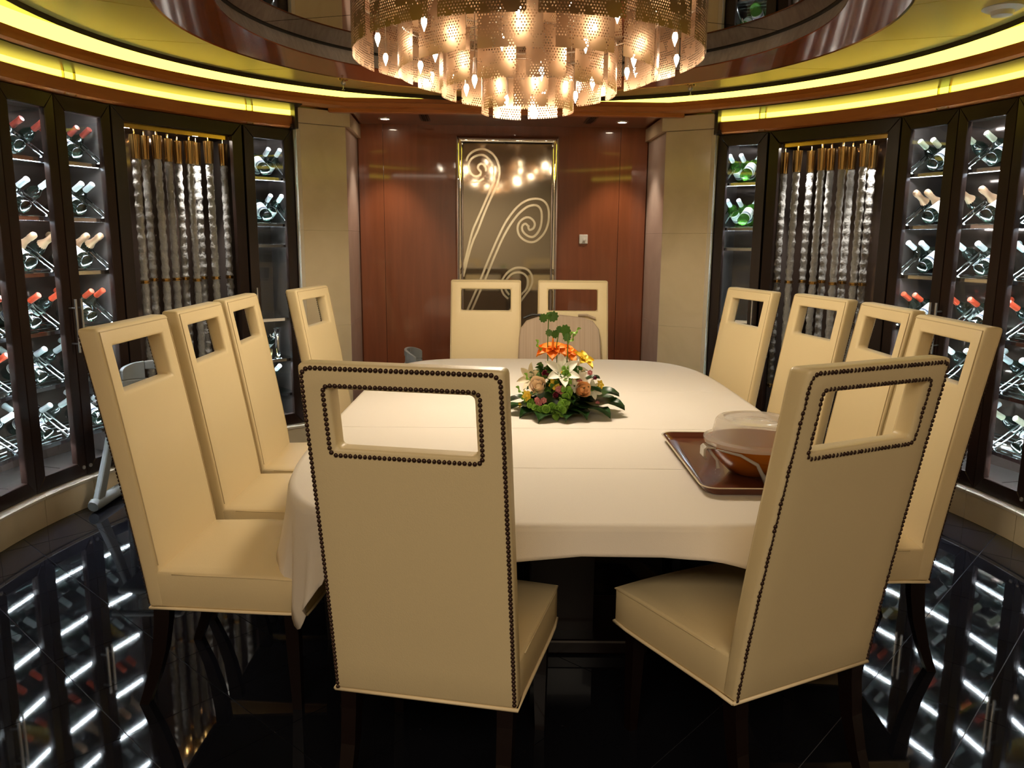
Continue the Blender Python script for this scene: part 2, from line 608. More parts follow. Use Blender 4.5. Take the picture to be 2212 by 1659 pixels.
# ------------------------------------------------------------------ plinths
for sgn, nm in ((1, 'left'), (-1, 'right')):
    cuts = [125.2, 129.3, 133.4, 140.1, 146.9, 153.6, 161.8, 170.0, 178.2, 187]
    core = arc_sweep('baseboard_' + nm, [(2.615, 0), (2.615, .15), (2.75, .15), (2.75, 0)], M['marble'], *((125.2, 187) if sgn == 1 else (-7, 54.8)))
    struct(core)
    for a0, a1 in zip(cuts, cuts[1:]):
        b0, b1 = (a0 + .04, a1 - .04) if sgn == 1 else (180 - a1 + .04, 180 - a0 - .04)
        o = ring_solid('plinth_slab', [(2.59, .001), (2.59, .152), (2.614, .152), (2.614, .001)], M['marble'], core, 6, b0, b1)
        o = ring_solid('plinth_ledge', [(2.582, .153), (2.580, .168), (2.586, .174), (2.76, .174), (2.76, .153)], M['ledge'], core, 6, b0, b1)

# ------------------------------------------------------------------ columns and alcove
YB = 2.965     # back wall distance in the room frame


def slab_poly(pts, z0, z1, name, m, parent):
    return MB().prism([rp(*p) for p in pts], z0, z1).build(name, m, parent, bevel=.003, seg=1)


def pl(a, r):
    return (r * math.cos(R(a)), r * math.sin(R(a)))


for sgn, nm in ((1, 'left'), (-1, 'right')):
    def mx(p): return (p[0] if sgn == 1 else -p[0], p[1])
    def order(ps):
        ps = [mx(p) for p in ps]
        return ps if sgn == -1 else ps[::-1]
    A_, B_ = pl(124.6, 2.585), pl(117.0, 2.60)
    C_ = (B_[0] - .0, YB)
    D_ = (pl(124.6, 2.95)[0], YB)
    nx = Vector((A_[0] + B_[0], A_[1] + B_[1])).normalized()
    e = empty('marble_column', (*rp(*mx(((A_[0] + B_[0]) / 2, (A_[1] + B_[1]) / 2))), 0))
    inv = Matrix.Translation(e.location).inverted()

    def put(ps, z0, z1, name, m):
        mb = MB().prism([rp(*p) for p in order(ps)], z0, z1)
        mb.xf(inv)
        return mb.build(name, m, e, bevel=.0012, seg=1)
    t = .03
    fi = (B_[0] - t * .9, B_[1] + t)     # inner corner behind face
    ai = (A_[0] * 1.012, A_[1] * 1.012)
    for z0, z1 in ((0, .8993), (.90, 1.5993), (1.60, 2.338)):
        put([A_, B_, (B_[0] * 1.012, B_[1] * 1.012), ai], z0, z1, 'face_slab', M['marble'])
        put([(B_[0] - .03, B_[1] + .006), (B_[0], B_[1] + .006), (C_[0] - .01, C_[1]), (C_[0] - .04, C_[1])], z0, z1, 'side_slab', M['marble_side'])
        put([pl(125.35, 2.572), A_, ai, pl(125.35, 2.63)], z0, z1, 'edge_slab', M['ledge'])
    put([(ai[0], ai[1] + .01), (B_[0] - .045, B_[1] + .05), (C_[0] - .06, C_[1]), (D_[0], D_[1])], 0, 2.43, 'core', M['marble'])
    A2, B2 = pl(125.3, 2.56), pl(116.4, 2.575)
    put([A2, B2, (C_[0] + .02, C_[1]), (D_[0], D_[1])], 2.34, 2.44, 'capital', M['marble'])
    tag(e, 'cream marble column at the %s of the mahogany alcove' % nm, 'column', 'marble columns flanking the alcove')
    # dark bracket beside the column top
    x, y = pol(125.6 if sgn == 1 else 54.4, 2.58)
    e2_ = empty('cornice_bracket', (x, y, 2.295), YAW + R(125.6 if sgn == 1 else 54.4) + PI / 2)
    MB().box(-.012, .012, -.025, .05, .0, .16).build('post', M['espresso'], e2_, bevel=.003)
    MB().box(-.024, .024, -.035, .02, .0, .032).build('foot_block', M['espresso'], e2_, bevel=.003)
    tag(e2_, 'dark wooden bracket at the cornice beside the %s marble column' % nm, 'bracket', 'cornice brackets by the columns')

ALC = pl(117.0, 2.60)[0]        # alcove half width (negative)
AW = -ALC + .0


def room_box(name, x0, x1, y0, y1, z0, z1, m, parent=None, bevel=0):
    o = MB().prism([rp(x0, y0), rp(x1, y0), rp(x1, y1), rp(x0, y1)], z0, z1).build(name, m, parent, bevel=bevel)
    return o


wb = room_box('wall_back', -2.2, 2.2, YB + .02, YB + .1, 0, 2.76, M['mahogany'])
struct(wb)
for x0, x1 in ((-AW, -.985), (-.981, -.385), (-.385, .385), (.385, .955), (.959, AW)):
    room_box('veneer_panel', x0, x1, YB, YB + .02, .0, 2.46, M['mahogany'], wb)
ac = room_box('ceiling_alcove', -AW - .2, AW + .2, 2.22, YB + .05, 2.452, 2.50, M['mahogany'])
struct(ac)
# straight wood lintel under the cornice chord
struct(room_box('trim_9', -AW - .1, AW + .1, 2.19, 2.25, 2.425, 2.47, M['cornice'], bevel=.006))
for k, (x, lb) in enumerate(((-.93, 'left'), (.91, 'right'))):
    X, Y = rp(x, 2.66)
    e = empty('recessed_downlight', (X, Y, 2.452))
    MB().lathe([(.052, 0), (.05, -.006), (.036, -.006), (.034, .0)], 24).build('trim_ring', M['steel'], e, auto=40)
    MB().lathe([(.033, -.003), (.033, -.002)], 20).build('lens', M['downlight'], e)
    tag(e, 'small round recessed downlight in the alcove ceiling, %s one' % lb, 'downlight', 'alcove downlights')
    d = bpy.data.lights.new('downlight_beam', 'SPOT')
    d.energy, d.color, d.spot_size, d.spot_blend, d.shadow_soft_size = 16, (1, .82, .62), R(76), .6, .03
    lo = bpy.data.objects.new('downlight_beam', d)
    lo.location = (0, 0, -.015); lo.parent = e
    col.objects.link(lo)
for x, lb in ((-.62, 'left'), (.65, 'right')):
    X, Y = rp(x, 2.56)
    e = empty('air_vent', (X, Y, 2.452), YAW)
    MB().box(-.035, .035, -.16, .16, -.006, 0).build('vent_frame', M['espresso'], e)
    for q in (-.015, .0, .015): MB().box(q - .004, q + .004, -.15, .15, -.010, -.006).build('slat', M['black'], e)
    tag(e, 'narrow dark slot air vent in the alcove ceiling, %s one' % lb, 'vent', 'alcove air vents')
X, Y = rp(0, 2.50)
e = empty('ceiling_speaker', (X, Y, 2.452))
MB().lathe([(.14, 0), (.138, -.008), (.12, -.010)], 32).build('rim', M['mahogany'], e, auto=40)
MB().lathe([(.118, -.008), (.001, -.012)], 32).build('grille', M['espresso'], e, auto=40)
tag(e, 'round dark ceiling speaker grille in the alcove above the mirror', 'speaker')

# wall switch
X, Y = rp(.668, YB)
e = empty('wall_switch', (X, Y, 1.552), YAW)
MB().box(-.036, .036, -.009, 0, -.038, .038).build('plate', M['white_plastic'], e, bevel=.004)
MB().xf(Matrix()).lathe([(.013, 0), (.012, .010), (.002, .011)], 16, Matrix.Translation((.008, -.008, -.004)) @ Matrix.Rotation(PI / 2, 4, 'X')).build('dial', M['white_plastic'], e, auto=40)
tag(e, 'small white square thermostat switch on the mahogany wall right of the mirror', 'switch')

# ------------------------------------------------------------------ tall etched mirror
X, Y = rp(.028, YB)
mir = empty('wall_mirror', (X, Y, 0), YAW)
HW, ZT, ZB = .424, 2.372, .66
MB().box(-HW + .05, HW - .05, -.022, 0, ZB + .05, ZT - .05).build('mirror_glass', M['panelmirror'], mir)


def framebar(p0, p1, wd):
    pass


# bevelled mirror frame, four mitred bars with rounded ridge
fr = [(-HW, ZB), (HW, ZB), (HW, ZT), (-HW, ZT)]
ins = .064
fi_ = [(-HW + ins, ZB + ins), (HW - ins, ZB + ins), (HW - ins, ZT - ins), (-HW + ins, ZT - ins)]
for k in range(4):
    a, b, c, d = fr[k], fr[(k + 1) % 4], fi_[(k + 1) % 4], fi_[k]
    rings = []
    for t, yy in ((0, 0), (0, -.018), (.12, -.034), (.35, -.044), (.65, -.044), (.88, -.034), (1, -.020)):
        rings.append([((a[0] + (d[0] - a[0]) * t), yy, a[1] + (d[1] - a[1]) * t), ((b[0] + (c[0] - b[0]) * t), yy, b[1] + (c[1] - b[1]) * t)])
    MB().quadloop(rings, False).build('bevelled_frame', M['silver_edge'], mir, auto=80)


def smooth_line(P, n=6):
    out = []
    for i in range(len(P) - 1):
        p0, p1, p2, p3 = P[max(i - 1, 0)], P[i], P[i + 1], P[min(i + 2, len(P) - 1)]
        for k in range(n):
            t = k / n
            out.append(tuple(.5 * ((2 * p1[j]) + (-p0[j] + p2[j]) * t + (2 * p0[j] - 5 * p1[j] + 4 * p2[j] - p3[j]) * t * t + (-p0[j] + 3 * p1[j] - 3 * p2[j] + p3[j]) * t ** 3) for j in range(2)))
    out.append(P[-1])
    return out


SW = [
    [(160, 1470), (215, 1260), (260, 1120), (310, 1010), (365, 870), (430, 720), (480, 620), (515, 520), (525, 430), (500, 340), (450, 275), (390, 242), (340, 235), (270, 255), (215, 300), (195, 350)],
    [(160, 1390), (250, 1040), (300, 920), (350, 810), (395, 710), (440, 610), (465, 520), (465, 420), (435, 350), (390, 305), (340, 290), (280, 305), (235, 340), (215, 390), (225, 440), (255, 480), (295, 495), (330, 480), (340, 450), (320, 430), (310, 405), (325, 380), (360, 378), (385, 410), (392, 445)],
    [(235, 545), (280, 552), (330, 535), (370, 510)],
    [(110, 2010), (200, 1810), (300, 1585), (360, 1440), (430, 1270), (510, 1090), (580, 950), (640, 860), (700, 790), (770, 735), (850, 705), (940, 708), (1000, 750), (1025, 830), (1022, 930), (985, 1030), (920, 1100), (860, 1125), (790, 1110), (730, 1060), (710, 990), (730, 930), (780, 890), (830, 885), (870, 915), (885, 950), (870, 990), (835, 1005), (820, 985), (825, 960)],
    [(155, 2010), (245, 1810), (345, 1585), (400, 1460), (470, 1290), (550, 1110), (610, 1000), (670, 910), (730, 840), (800, 785), (860, 765), (910, 770), (945, 810), (955, 880), (945, 970), (910, 1040), (860, 1075), (800, 1055), (760, 1010), (760, 965), (790, 945), (815, 965)],
    [(480, 2080), (640, 1870), (790, 1659), (840, 1590), (865, 1530), (862, 1460), (820, 1400), (750, 1378), (680, 1385), (610, 1430), (560, 1500), (548, 1570), (570, 1640), (620, 1690)],
    [(430, 2080), (590, 1870), (740, 1665), (800, 1600), (820, 1540), (815, 1480), (780, 1440), (730, 1425), (670, 1435), (620, 1475), (590, 1530), (590, 1590), (630, 1650)],
    [(740, 1620), (725, 1560), (690, 1535), (650, 1545), (645, 1570), (680, 1600)]]
for P in SW:
    S = smooth_line(P)
    pts = [((x - 605) / 4.739 * .00388, 2.372 - (y - 108) / 4.739 * .00395) for x, y in S]
    rings = []
    for i, p in enumerate(pts):
        q0, q1 = pts[max(i - 1, 0)], pts[min(i + 1, len(pts) - 1)]
        tx, tz = q1[0] - q0[0], q1[1] - q0[1]
        L_ = math.hypot(tx, tz) or 1
        nx_, nz_ = -tz / L_ * .0085, tx / L_ * .0085
        rings.append([(p[0] + nx_, -.0235, p[1] + nz_), (p[0] - nx_, -.0235, p[1] - nz_), (p[0] - nx_, -.0215, p[1] - nz_), (p[0] + nx_, -.0215, p[1] + nz_)])
    MB().quadloop(rings, True, True, True).build('etched_swirl', M['swirl'], mir)
tag(mir, 'tall silver-edged mirror with pale fern-like swirls at the back of the alcove', 'mirror')

# ------------------------------------------------------------------ wine cabinets
CR = 2.63          # radius of the cabinet face


def bay(a0, a1):
    """room angles -> empty location, rotation, width ; local x along face, local y into the cabinet"""
    p, q = pol(a0, CR), pol(a1, CR)
    mid = ((p[0] + q[0]) / 2, (p[1] + q[1]) / 2)
    am = R((a0 + a1) / 2) + YAW
    return mid, am - PI / 2, math.hypot(p[0] - q[0], p[1] - q[1])


ZD0, ZD1 = .178, 2.298


def cabinet(name, a0, a1, label, cat, group, depth=.46, stile=.066, rail=.082, handle=None, sides='both', glazed=True):
    mid, rz, W = bay(a0, a1)
    e = empty(name, (mid[0], mid[1], 0), rz)
    h = W / 2 - .0015
    back_h = h + depth * math.tan(R(abs(a1 - a0) / 2)) - .004
    # carcass panels
    MB().prism([(-back_h, depth), (back_h, depth), (back_h, depth + .018), (-back_h, depth + .018)], ZD0, ZD1).build('back_panel', M['cabinet_back'], e)
    for s_ in {'both': (-1, 1), 'none': (), 'plus': (1,), 'minus': (-1,)}[sides]:
        MB().prism([(s_ * h, .03), (s_ * (h - .006), .03), (s_ * (back_h - .006), depth), (s_ * back_h, depth)][::s_], ZD0, ZD1).build('side_panel', M['cabinet_in'], e)
    for z0, z1, nm in ((ZD0, ZD0 + .02, 'bottom_panel'), (ZD1 - .02, ZD1, 'top_panel')):
        MB().prism([(-h, .03), (h, .03), (back_h, depth), (-back_h, depth)], z0, z1).build(nm, M['cabinet_in'], e)
    # door frame with mitred corners
    o = [(-h, ZD0), (h, ZD0), (h, ZD1), (-h, ZD1)]
    i = [(-h + stile, ZD0 + rail), (h - stile, ZD0 + rail), (h - stile, ZD1 - rail), (-h + stile, ZD1 - rail)]
    mb = MB()
    g = .0012
    for k in range(4):
        A, B, C, D = o[k], o[(k + 1) % 4], i[(k + 1) % 4], i[k]
        cx_, cz_ = (A[0] + B[0] + C[0] + D[0]) / 4, (A[1] + B[1] + C[1] + D[1]) / 4
        sh = lambda p: (p[0] + (g if p[0] < cx_ else -g) * (1 if k in (0, 2) else 0), p[1] + (g if p[1] < cz_ else -g) * (1 if k in (1, 3) else 0))
        q = [sh(p) for p in (A, B, C, D)]
        mb.quadloop([[(x, .034, z) for x, z in q], [(x, .004, z) for x, z in q], [(cx_ + (x - cx_) * (.985 if k in (0, 2) else .93), 0, cz_ + (z - cz_) * (.93 if k in (0, 2) else .997)) for x, z in q]], True, True, True)
    door = mb.build('door', M['espresso'], e)
    if glazed: MB().box(-h + stile - .008, h - stile + .008, .014, .018, ZD0 + rail - .008, ZD1 - rail + .008).build('pane', M['pane'], door)
    if handle:
        hb = MB().tube([(handle * (h - .022), -.045, .90), (handle * (h - .022), -.045, 1.20)], .0075, 10)
        for zz in (.95, 1.15): hb.tube([(handle * (h - .022), -.045, zz), (handle * (h - .022), .002, zz)], .005, 8)
        hb.build('handle', M['steel'], door, auto=50)
        lk = MB().lathe([(.011, 0), (.011, .006), (.008, .008)], 14, Matrix.Translation((handle * (h - .024), 0, ZD0 + .05)) @ Matrix.Rotation(PI / 2, 4, 'X'))
        lk.build('lock', M['steel'], door, auto=50)
    tag(e, label, cat, group)
    e['_h'] = h
    return e, h


def led_shelf(e, h, z, depth=.44, y0=.055, solid=True):
    s_ = MB().box(-h + .012, h - .012, y0, depth, z - .004, z + .004).build('glass_shelf', M['shelf'], e)
    b = MB().tube([(-h + .012, y0, z + .006), (h - .012, y0, z + .006)], .004, 6)
    b.tube([(-h + .012, y0 + .03, z - .012), (h - .012, y0 + .03, z - .012)], .003, 6)
    b.build('front_rail', M['chrome'], s_)
    MB().box(-h + .012, h - .012, y0 - .004, y0 - .001, z - .013, z + .003).build('front_lip', M['chrome'], s_)
    MB().box(-h + .02, h - .02, y0 + .006, y0 + .016, z - .0095, z - .006).build('led_strip', M['led'], s_)
    return s_


ROWZ = [1.95, 1.64, 1.34, 1.02, .72, .40]

# bottle prototypes: lathe about local z, base at 0, neck up
BP = [(.030, .0), (.0365, .004), (.038, .012), (.038, .185), (.034, .205), (.022, .228), (.0155, .245), (.0145, .30)]
bottle_me = MB().lathe(BP, 16).mesh('wine_bottle', M['bottle']); smooth_angle(bottle_me, 60)
bottle_gme = MB().lathe(BP, 16).mesh('wine_bottle_green', M['bottle_green']); smooth_angle(bottle_gme, 60)
CHB = [(.032, .0), (.042, .005), (.044, .016), (.044, .165), (.038, .195), (.024, .225), (.0165, .25), (.0155, .305)]
champ_me = MB().lathe(CHB, 16).mesh('champagne_bottle', M['bottle']); smooth_angle(champ_me, 60)
label_me = MB().lathe([(.0385, .055), (.0387, .056), (.0387, .15), (.0385, .151)], 16, cap=False).mesh('label', M['label']); smooth_angle(label_me, 60)
labelc_me = MB().lathe([(.0445, .05), (.0447, .051), (.0447, .14), (.0445, .141)], 16, cap=False).mesh('label_wide', M['label']); smooth_angle(labelc_me, 60)
_pb = MB()
for z0, z1 in ((.062, .066), (.070, .082), (.128, .131)):
    _pb.lathe([(.0388, z0), (.0389, z0 + .0005), (.0389, z1 - .0005), (.0388, z1)], 16, cap=False)
print_me = _pb.mesh('label_print', M['ink'])
cap_me = {k: MB().lathe([(.0165, .238), (.0162, .30), (.0172, .302), (.0172, .312), (.015, .315), (.001, .3155)], 14).mesh('capsule_' + k, m) for k, m in CAPS.items()}
for m_ in cap_me.values(): smooth_angle(m_, 50)
capc_me = MB().lathe([(.030, .212), (.0185, .246), (.0172, .285), (.020, .29), (.020, .315), (.018, .325), (.010, .332), (.001, .334)], 14).mesh('foil', CAPS['tan']); smooth_angle(capc_me, 50)
rail_me = None


def ordn(k): return ('first', 'second', 'third', 'fourth', 'fifth', 'sixth')[k]


def bottle(e, x, y, z, tilt, cap, kind, label, group, yaw=0.):
    """tilt>0: neck rises toward the back of the cabinet (base out); tilt<0: neck rises toward the front"""
    me = champ_me if cap == 'tan' else (bottle_gme if kind == 'green' else bottle_me)
    Wm = e.matrix_world_calc @ Matrix.Translation((x, y, z)) @ Matrix.Rotation(yaw, 4, 'Z') @ Matrix.Rotation(-tilt, 4, 'X')
    o = inst(me, 'wine_bottle')
    o.matrix_world = Wm
    if cap == 'tan':
        inst(capc_me, 'foil', o); inst(labelc_me, 'paper_label', o)
    else:
        inst(cap_me[cap], 'capsule', o)
        lb = inst(label_me, 'paper_label', o)
        inst(print_me, 'label_print', lb)
    tag(o, label, 'bottle', group)
    return o


class EW:    # tiny wrapper giving the world matrix before depsgraph update
    def __init__(s, e):
        s.e = e
        s.matrix_world_calc = Matrix.Translation(e.location) @ Matrix.Rotation(e.rotation_euler.z, 4, 'Z')


COLORWORD = {'white': 'white-capped dark', 'tan': 'tan-foiled champagne', 'red': 'red-capped dark', 'wine': 'wine-red-capped dark', 'pale': 'pale-gold-capped dark', 'black': 'black-capped dark', 'grey': 'grey-capped dark'}


def rack_row(e, h, z, mir):
    """chrome cradle rods for one row"""
    sg = 1 if not mir else -1
    mb = MB()
    for dx in (.0, .042):
        x = sg * (.135 + dx)
        mb.tube([(x, .062, z + .014), (x, .070, z + .024), (x, .275, z + .175), (x, .29, z + .175)], .0065, 6)
    for zz, yy in ((.024, .070), (.175, .275)):
        mb.tube([(sg * .130, yy, z + zz), (sg * .182, yy, z + zz)], .004, 6)
    # curved neck rests
    for cx_ in (sg * .085, sg * .0):
        pts = [(cx_ + .048 * math.cos(PI * t / 8), .20, z + .085 + .05 * math.sin(PI * t / 8)) for t in range(9)]
        mb.tube(pts, .003, 5)
    for yy in (.14, .22, .30, .38):
        mb.tube([(-h + .01, yy, z + .014), (h - .01, yy, z + .014)], .003, 5)
    mb.build('cradle_rods', M['chrome'], e, auto=60)


def wine_bay(side, nm, a0, a1, caps, where, handle, full=True, rows=6):
    sgn = 1 if side == 'left' else -1
    A0, A1 = (a0, a1) if sgn == 1 else (180 - a0, 180 - a1)
    lo_, hi_ = min(A0, A1), max(A0, A1)
    mir = sgn == -1
    # local +x of a bay: decreasing room angle is +x
    e, h = cabinet('wine_cabinet', lo_, hi_, 'tall dark-framed glass-door wine cabinet, %s' % where, 'cabinet', 'wine cabinets around the room', handle=handle, sides='none' if nm in 'bc' else (('plus' if sgn == 1 else 'minus') if nm == 'a' else ('minus' if sgn == 1 else 'plus')))
    for z in ROWZ: led_shelf(e, h, z)
    MB().box(-h + .02, h - .02, .06, .07, ZD1 - .026, ZD1 - .021).build('led_strip', M['led'], e)
    MB().box(-h + .02, h - .02, .045, .055, ZD0 + .0205, ZD0 + .024).build('led_strip', M['led'], e)
    if not full: return e
    W = EW(e)
    for r in range(6):
        z = ROWZ[r]
        rack_row(e, h, z, mir)
        cap = caps[r]
        cw = COLORWORD[cap]
        g = 'bottles in the wine cabinets'
        s_ = 1 if not mir else -1
        jit = lambda: random.uniform(-.006, .006)
        rowtxt = '%s shelf down, %s' % (ordn(r), where)
        bottle(W, s_ * .012 + jit(), .075, z + .052, R(60), cap, 'dark', '%s bottle lying base-forward, %s' % (cw, rowtxt), g, jit() * 4)
        bottle(W, s_ * (.062 if nm == 'a' else .085) + jit(), .385, z + .050, -R(60), cap, 'dark', '%s bottle, neck forward, camera side, %s' % (cw, rowtxt), g, jit() * 6)
        bottle(W, s_ * (.142 if nm == 'a' else .232) + jit(), .385, z + .050, -R(60), cap, 'dark', '%s bottle, neck forward, near column side, %s' % (cw, rowtxt), g, jit() * 6)
    return e


LC = ['wine', 'white', 'tan', 'red', 'grey', 'grey']
RC = ['pale', 'tan', 'white', 'red', 'white', 'white']
wine_bay('left', 'a', 153.6, 161.8, LC, 'left, beside the crystal display', -1)
wine_bay('left', 'b', 161.8, 170.0, LC, 'left, second from the crystals', 1)
wine_bay('left', 'c', 170.0, 178.2, ['wine', 'white', 'tan', 'red', 'red', 'white'], 'left, at the photo edge', -1)
wine_bay('left', 'd', 178.2, 186.4, None, 'left, beyond the photo edge', 1, full=False)
wine_bay('right', 'a', 153.6, 161.8, RC, 'right, beside the crystal display', 1)
wine_bay('right', 'b', 161.8, 170.0, RC, 'right, second from the crystals', -1)
wine_bay('right', 'c', 170.0, 178.2, ['pale', 'tan', 'white', 'red', 'grey', 'pale'], 'right, at the photo edge', 1)
wine_bay('right', 'd', 178.2, 186.4, None, 'right, beyond the photo edge', -1, full=False)

# narrow cabinets beside the columns
for side in ('left', 'right'):
    A0, A1 = (125.4, 133.3) if side == 'left' else (46.7, 54.6)
    e, h = cabinet('narrow_cabinet', A0, A1, 'narrow dark-framed glass cabinet beside the %s marble column' % side, 'cabinet', 'narrow cabinets by the columns', stile=.07, handle=-1 if side == 'left' else 1)
    s_ = 1 if side == 'left' else -1
    W = EW(e)
    zs = (1.955, 1.635, 1.49, .96, .66, .40)
    for z in zs: led_shelf(e, h, z)
    MB().box(-h + .02, h - .02, .06, .07, ZD1 - .026, ZD1 - .021).build('led_strip', M['led'], e)
    MB().tube([(-s_ * .105, .08, .98), (-s_ * .105, .08, 1.96)], .009, 8).build('upright_post', M['chrome'], e)
    for r, z in enumerate((1.955, 1.635)):
        rack_row(e, h, z, side == 'right')
        gl = 'green' if side == 'right' else 'dark'
        cw = ('green wine' if gl == 'green' else 'dark wine')
        cap = 'white'
        rt_ = '%s shelf of narrow %s cabinet' % (('top', 'second')[r], side)
        g = 'bottles in the narrow cabinets'
        bottle(W, s_ * .0, .075, z + .052, R(60), cap, gl, '%s bottle lying base-forward on the %s' % (cw, rt_), g)
        bottle(W, s_ * .05, .385, z + .050, -R(60), cap, gl, '%s bottle with neck forward, middle of the %s' % (cw, rt_), g)
        bottle(W, s_ * .135, .385, z + .050, -R(60), cap, gl, '%s bottle with neck forward, column end of the %s' % (cw, rt_), g)
    for r, z in enumerate((.66, .40)):
        bottle(W, -s_ * .06, .075, z + .052, R(60), 'white', 'dark', 'dark wine bottle lying low on the %s shelf of narrow %s cabinet' % (('lower', 'bottom')[r], side), 'bottles in the narrow cabinets')
        bottle(W, s_ * .06, .385, z + .052, -R(60), 'white', 'dark', 'dark wine bottle with white cap forward, %s shelf of narrow %s cabinet' % (('lower', 'bottom')[r], side), 'bottles in the narrow cabinets')
    if side == 'left':
        # serving ware on the shelf below the bottles
        p = W.matrix_world_calc @ Vector((.055, .12, .664))
        t = empty('silver_pourer', p)
        MB().lathe([(.03, .0), (.03, .006), (.012, .012), (.018, .03), (.020, .16), (.012, .175), (.024, .19), (.028, .225), (.022, .23)], 16).build('body', M['chrome'], t, auto=40)
        MB().tube([(-.018, 0, .15), (-.045, 0, .16), (-.055, 0, .18)], .006, 8).build('spout', M['chrome'], t, auto=50)
        tag(t, 'polished silver pourer standing in the narrow cabinet by the left column', 'pourer')
        p = W.matrix_world_calc @ Vector((-.045, .12, .664))
        t = MB().lathe([(.03, .0), (.045, .01), (.052, .05), (.055, .075), (.05, .075), (.046, .05), (.04, .015), (.001, .012)], 20).build('brass_bowl', M['brass'], None, auto=40)
        t.location = p
        tag(t, 'small brass bowl in the narrow cabinet by the left column', 'bowl')

# ------------------------------------------------------------------ crystal displays
RODS_L = [(151.0, 2.76), (149.6, 2.84), (147.8, 2.74), (146.2, 2.82), (144.8, 2.88), (143.0, 2.76), (142.0, 2.86), (140.1, 2.74), (137.9, 2.80)]
RODS_R = [(47.7, 2.80), (45.8, 2.74), (43.7, 2.84), (42.1, 2.74), (40.7, 2.84), (39.0, 2.76), (37.6, 2.86), (35.9, 2.74), (34.6, 2.84)]


def crystal_seg(z0, z1, r=.0235):
    mb = MB()
    n = max(6, int((z1 - z0) / .0105))
    rings = []
    for k in range(n + 1):
        z = z0 + (z1 - z0) * k / n
        ph = z * 60
        rings.append([((r + .0030 * math.sin(ph * 1.3 + 3 * (2 * PI * j / 10)) * math.sin(z * 37 + j) + .0020 * math.sin(z * 95)) * math.cos(2 * PI * j / 10), (r + .0030 * math.sin(ph * 1.3 + 3 * (2 * PI * j / 10)) * math.sin(z * 37 + j) + .0020 * math.sin(z * 95)) * math.sin(2 * PI * j / 10), z) for j in range(10)])
    mb.quadloop(rings, True, True, True)
    me = mb.mesh('crystal_segment', M['crystal'])
    me.shade_smooth()
    return me


seg_up, seg_lo = crystal_seg(1.272, 2.045), crystal_seg(.50, 1.258)
cup_me = MB().lathe([(.026, 2.025), (.027, 2.03), (.0325, 2.165), (.033, 2.17), (.02, 2.171), (.006, 2.175), (.006, 2.20)], 18).mesh('rod_cup', M['brass']); smooth_angle(cup_me, 40)
ringb_me = MB().lathe([(.022, 1.254), (.031, 1.256), (.031, 1.262), (.022, 1.264), (.022, 1.267), (.031, 1.268), (.031, 1.274), (.022, 1.276)], 18).mesh('rod_ring', M['brass']); smooth_angle(ringb_me, 40)
tip_me = MB().lathe([(.022, .505), (.026, .50), (.02, .485), (.001, .47)], 16).mesh('rod_tip', M['brass']); smooth_angle(tip_me, 40)
for side, rods in (('left', RODS_L), ('right', RODS_R)):
    A0, A1 = (133.5, 153.5) if side == 'left' else (26.5, 46.5)
    e, h = cabinet('display_cabinet', A0, A1, 'wide dark-framed glass cabinet of hanging crystal rods at %s' % side, 'cabinet', 'crystal display cabinets', stile=.078, depth=.42, glazed=False)
    pan = MB().box(-h + .03, h - .03, .04, .40, 2.208, 2.216).build('brass_header', M['brass'], e)
    MB().box(-h + .085, h - .085, .040, .046, 2.186, 2.216).build('header_lip', M['brass'], pan)
    for xx in (-.26, .22):
        sp = MB().lathe([(.036, 2.204), (.036, 2.207)], 20)
        sp.xf(Matrix.Translation((xx, .15, 0)))
        l_ = sp.build('spot_lens', M['spot'], pan)
        d = bpy.data.lights.new('display_beam', 'SPOT')
        d.energy, d.color, d.spot_size, d.spot_blend, d.shadow_soft_size = 42, (1, .93, .82), R(70), .7, .03
        lo = bpy.data.objects.new('display_beam', d)
        lo.location = (xx, .16, 2.195); lo.parent = e
        col.objects.link(lo)
    for k, (a, r) in enumerate(rods):
        ang = R(a)
        # measured from the camera side on a 2.75 m circle: keep the sight line when moving the rod in depth
        bx, by = CX + 2.75 * math.cos(ang), CY + 2.75 * math.sin(ang)
        L_ = math.hypot(bx, by)
        t = 1 + (r - 2.75) / 2.75 * .55
        x, y = bx * t, by * t
        o = empty('crystal_rod', (x, y, 0), random.uniform(0, 6))
        dz = random.uniform(-.015, .015)
        for me, nm in ((cup_me, 'cup'), (seg_up, 'upper_crystal'), (ringb_me, 'joint_ring'), (seg_lo, 'lower_crystal'), (tip_me, 'tip')):
            inst(me, nm, o)
        o.location.z = dz * .4
        place = ('first', 'second', 'third', 'fourth', 'fifth', 'sixth', 'seventh', 'eighth', 'ninth')[k]
        tag(o, 'rippled crystal rod with brass cup, %s from left in the %s display' % (place, side), 'crystal rod', 'hanging crystal rods')

# ------------------------------------------------------------------ chandelier
ch = empty('chandelier', (CX, CY + .0, 2.11))
perf_h = .26


def panel_mesh(r, deg, z0, z1):
    mb = MB()
    n = 10
    me = bpy.data.meshes.new('perforated_panel')
    V, Fc, UV = [], [], []
    for i in range(n + 1):
        a = R(-deg / 2 + deg * i / n)
        for z in (z0, z1):
            V.append((r * math.cos(a), r * math.sin(a), z))
            UV.append((r * (a + 2), z - z0 + .002))
    for i in range(n):
        Fc.append((2 * i, 2 * i + 2, 2 * i + 3, 2 * i + 1))
    me.from_pydata(V, [], Fc)
    ul = me.uv_layers.new(name='UVMap')
    for lp in me.loops: ul.data[lp.index].uv = UV[lp.vertex_index]
    me.materials.append(M['perf'])
    me.shade_smooth()
    return me


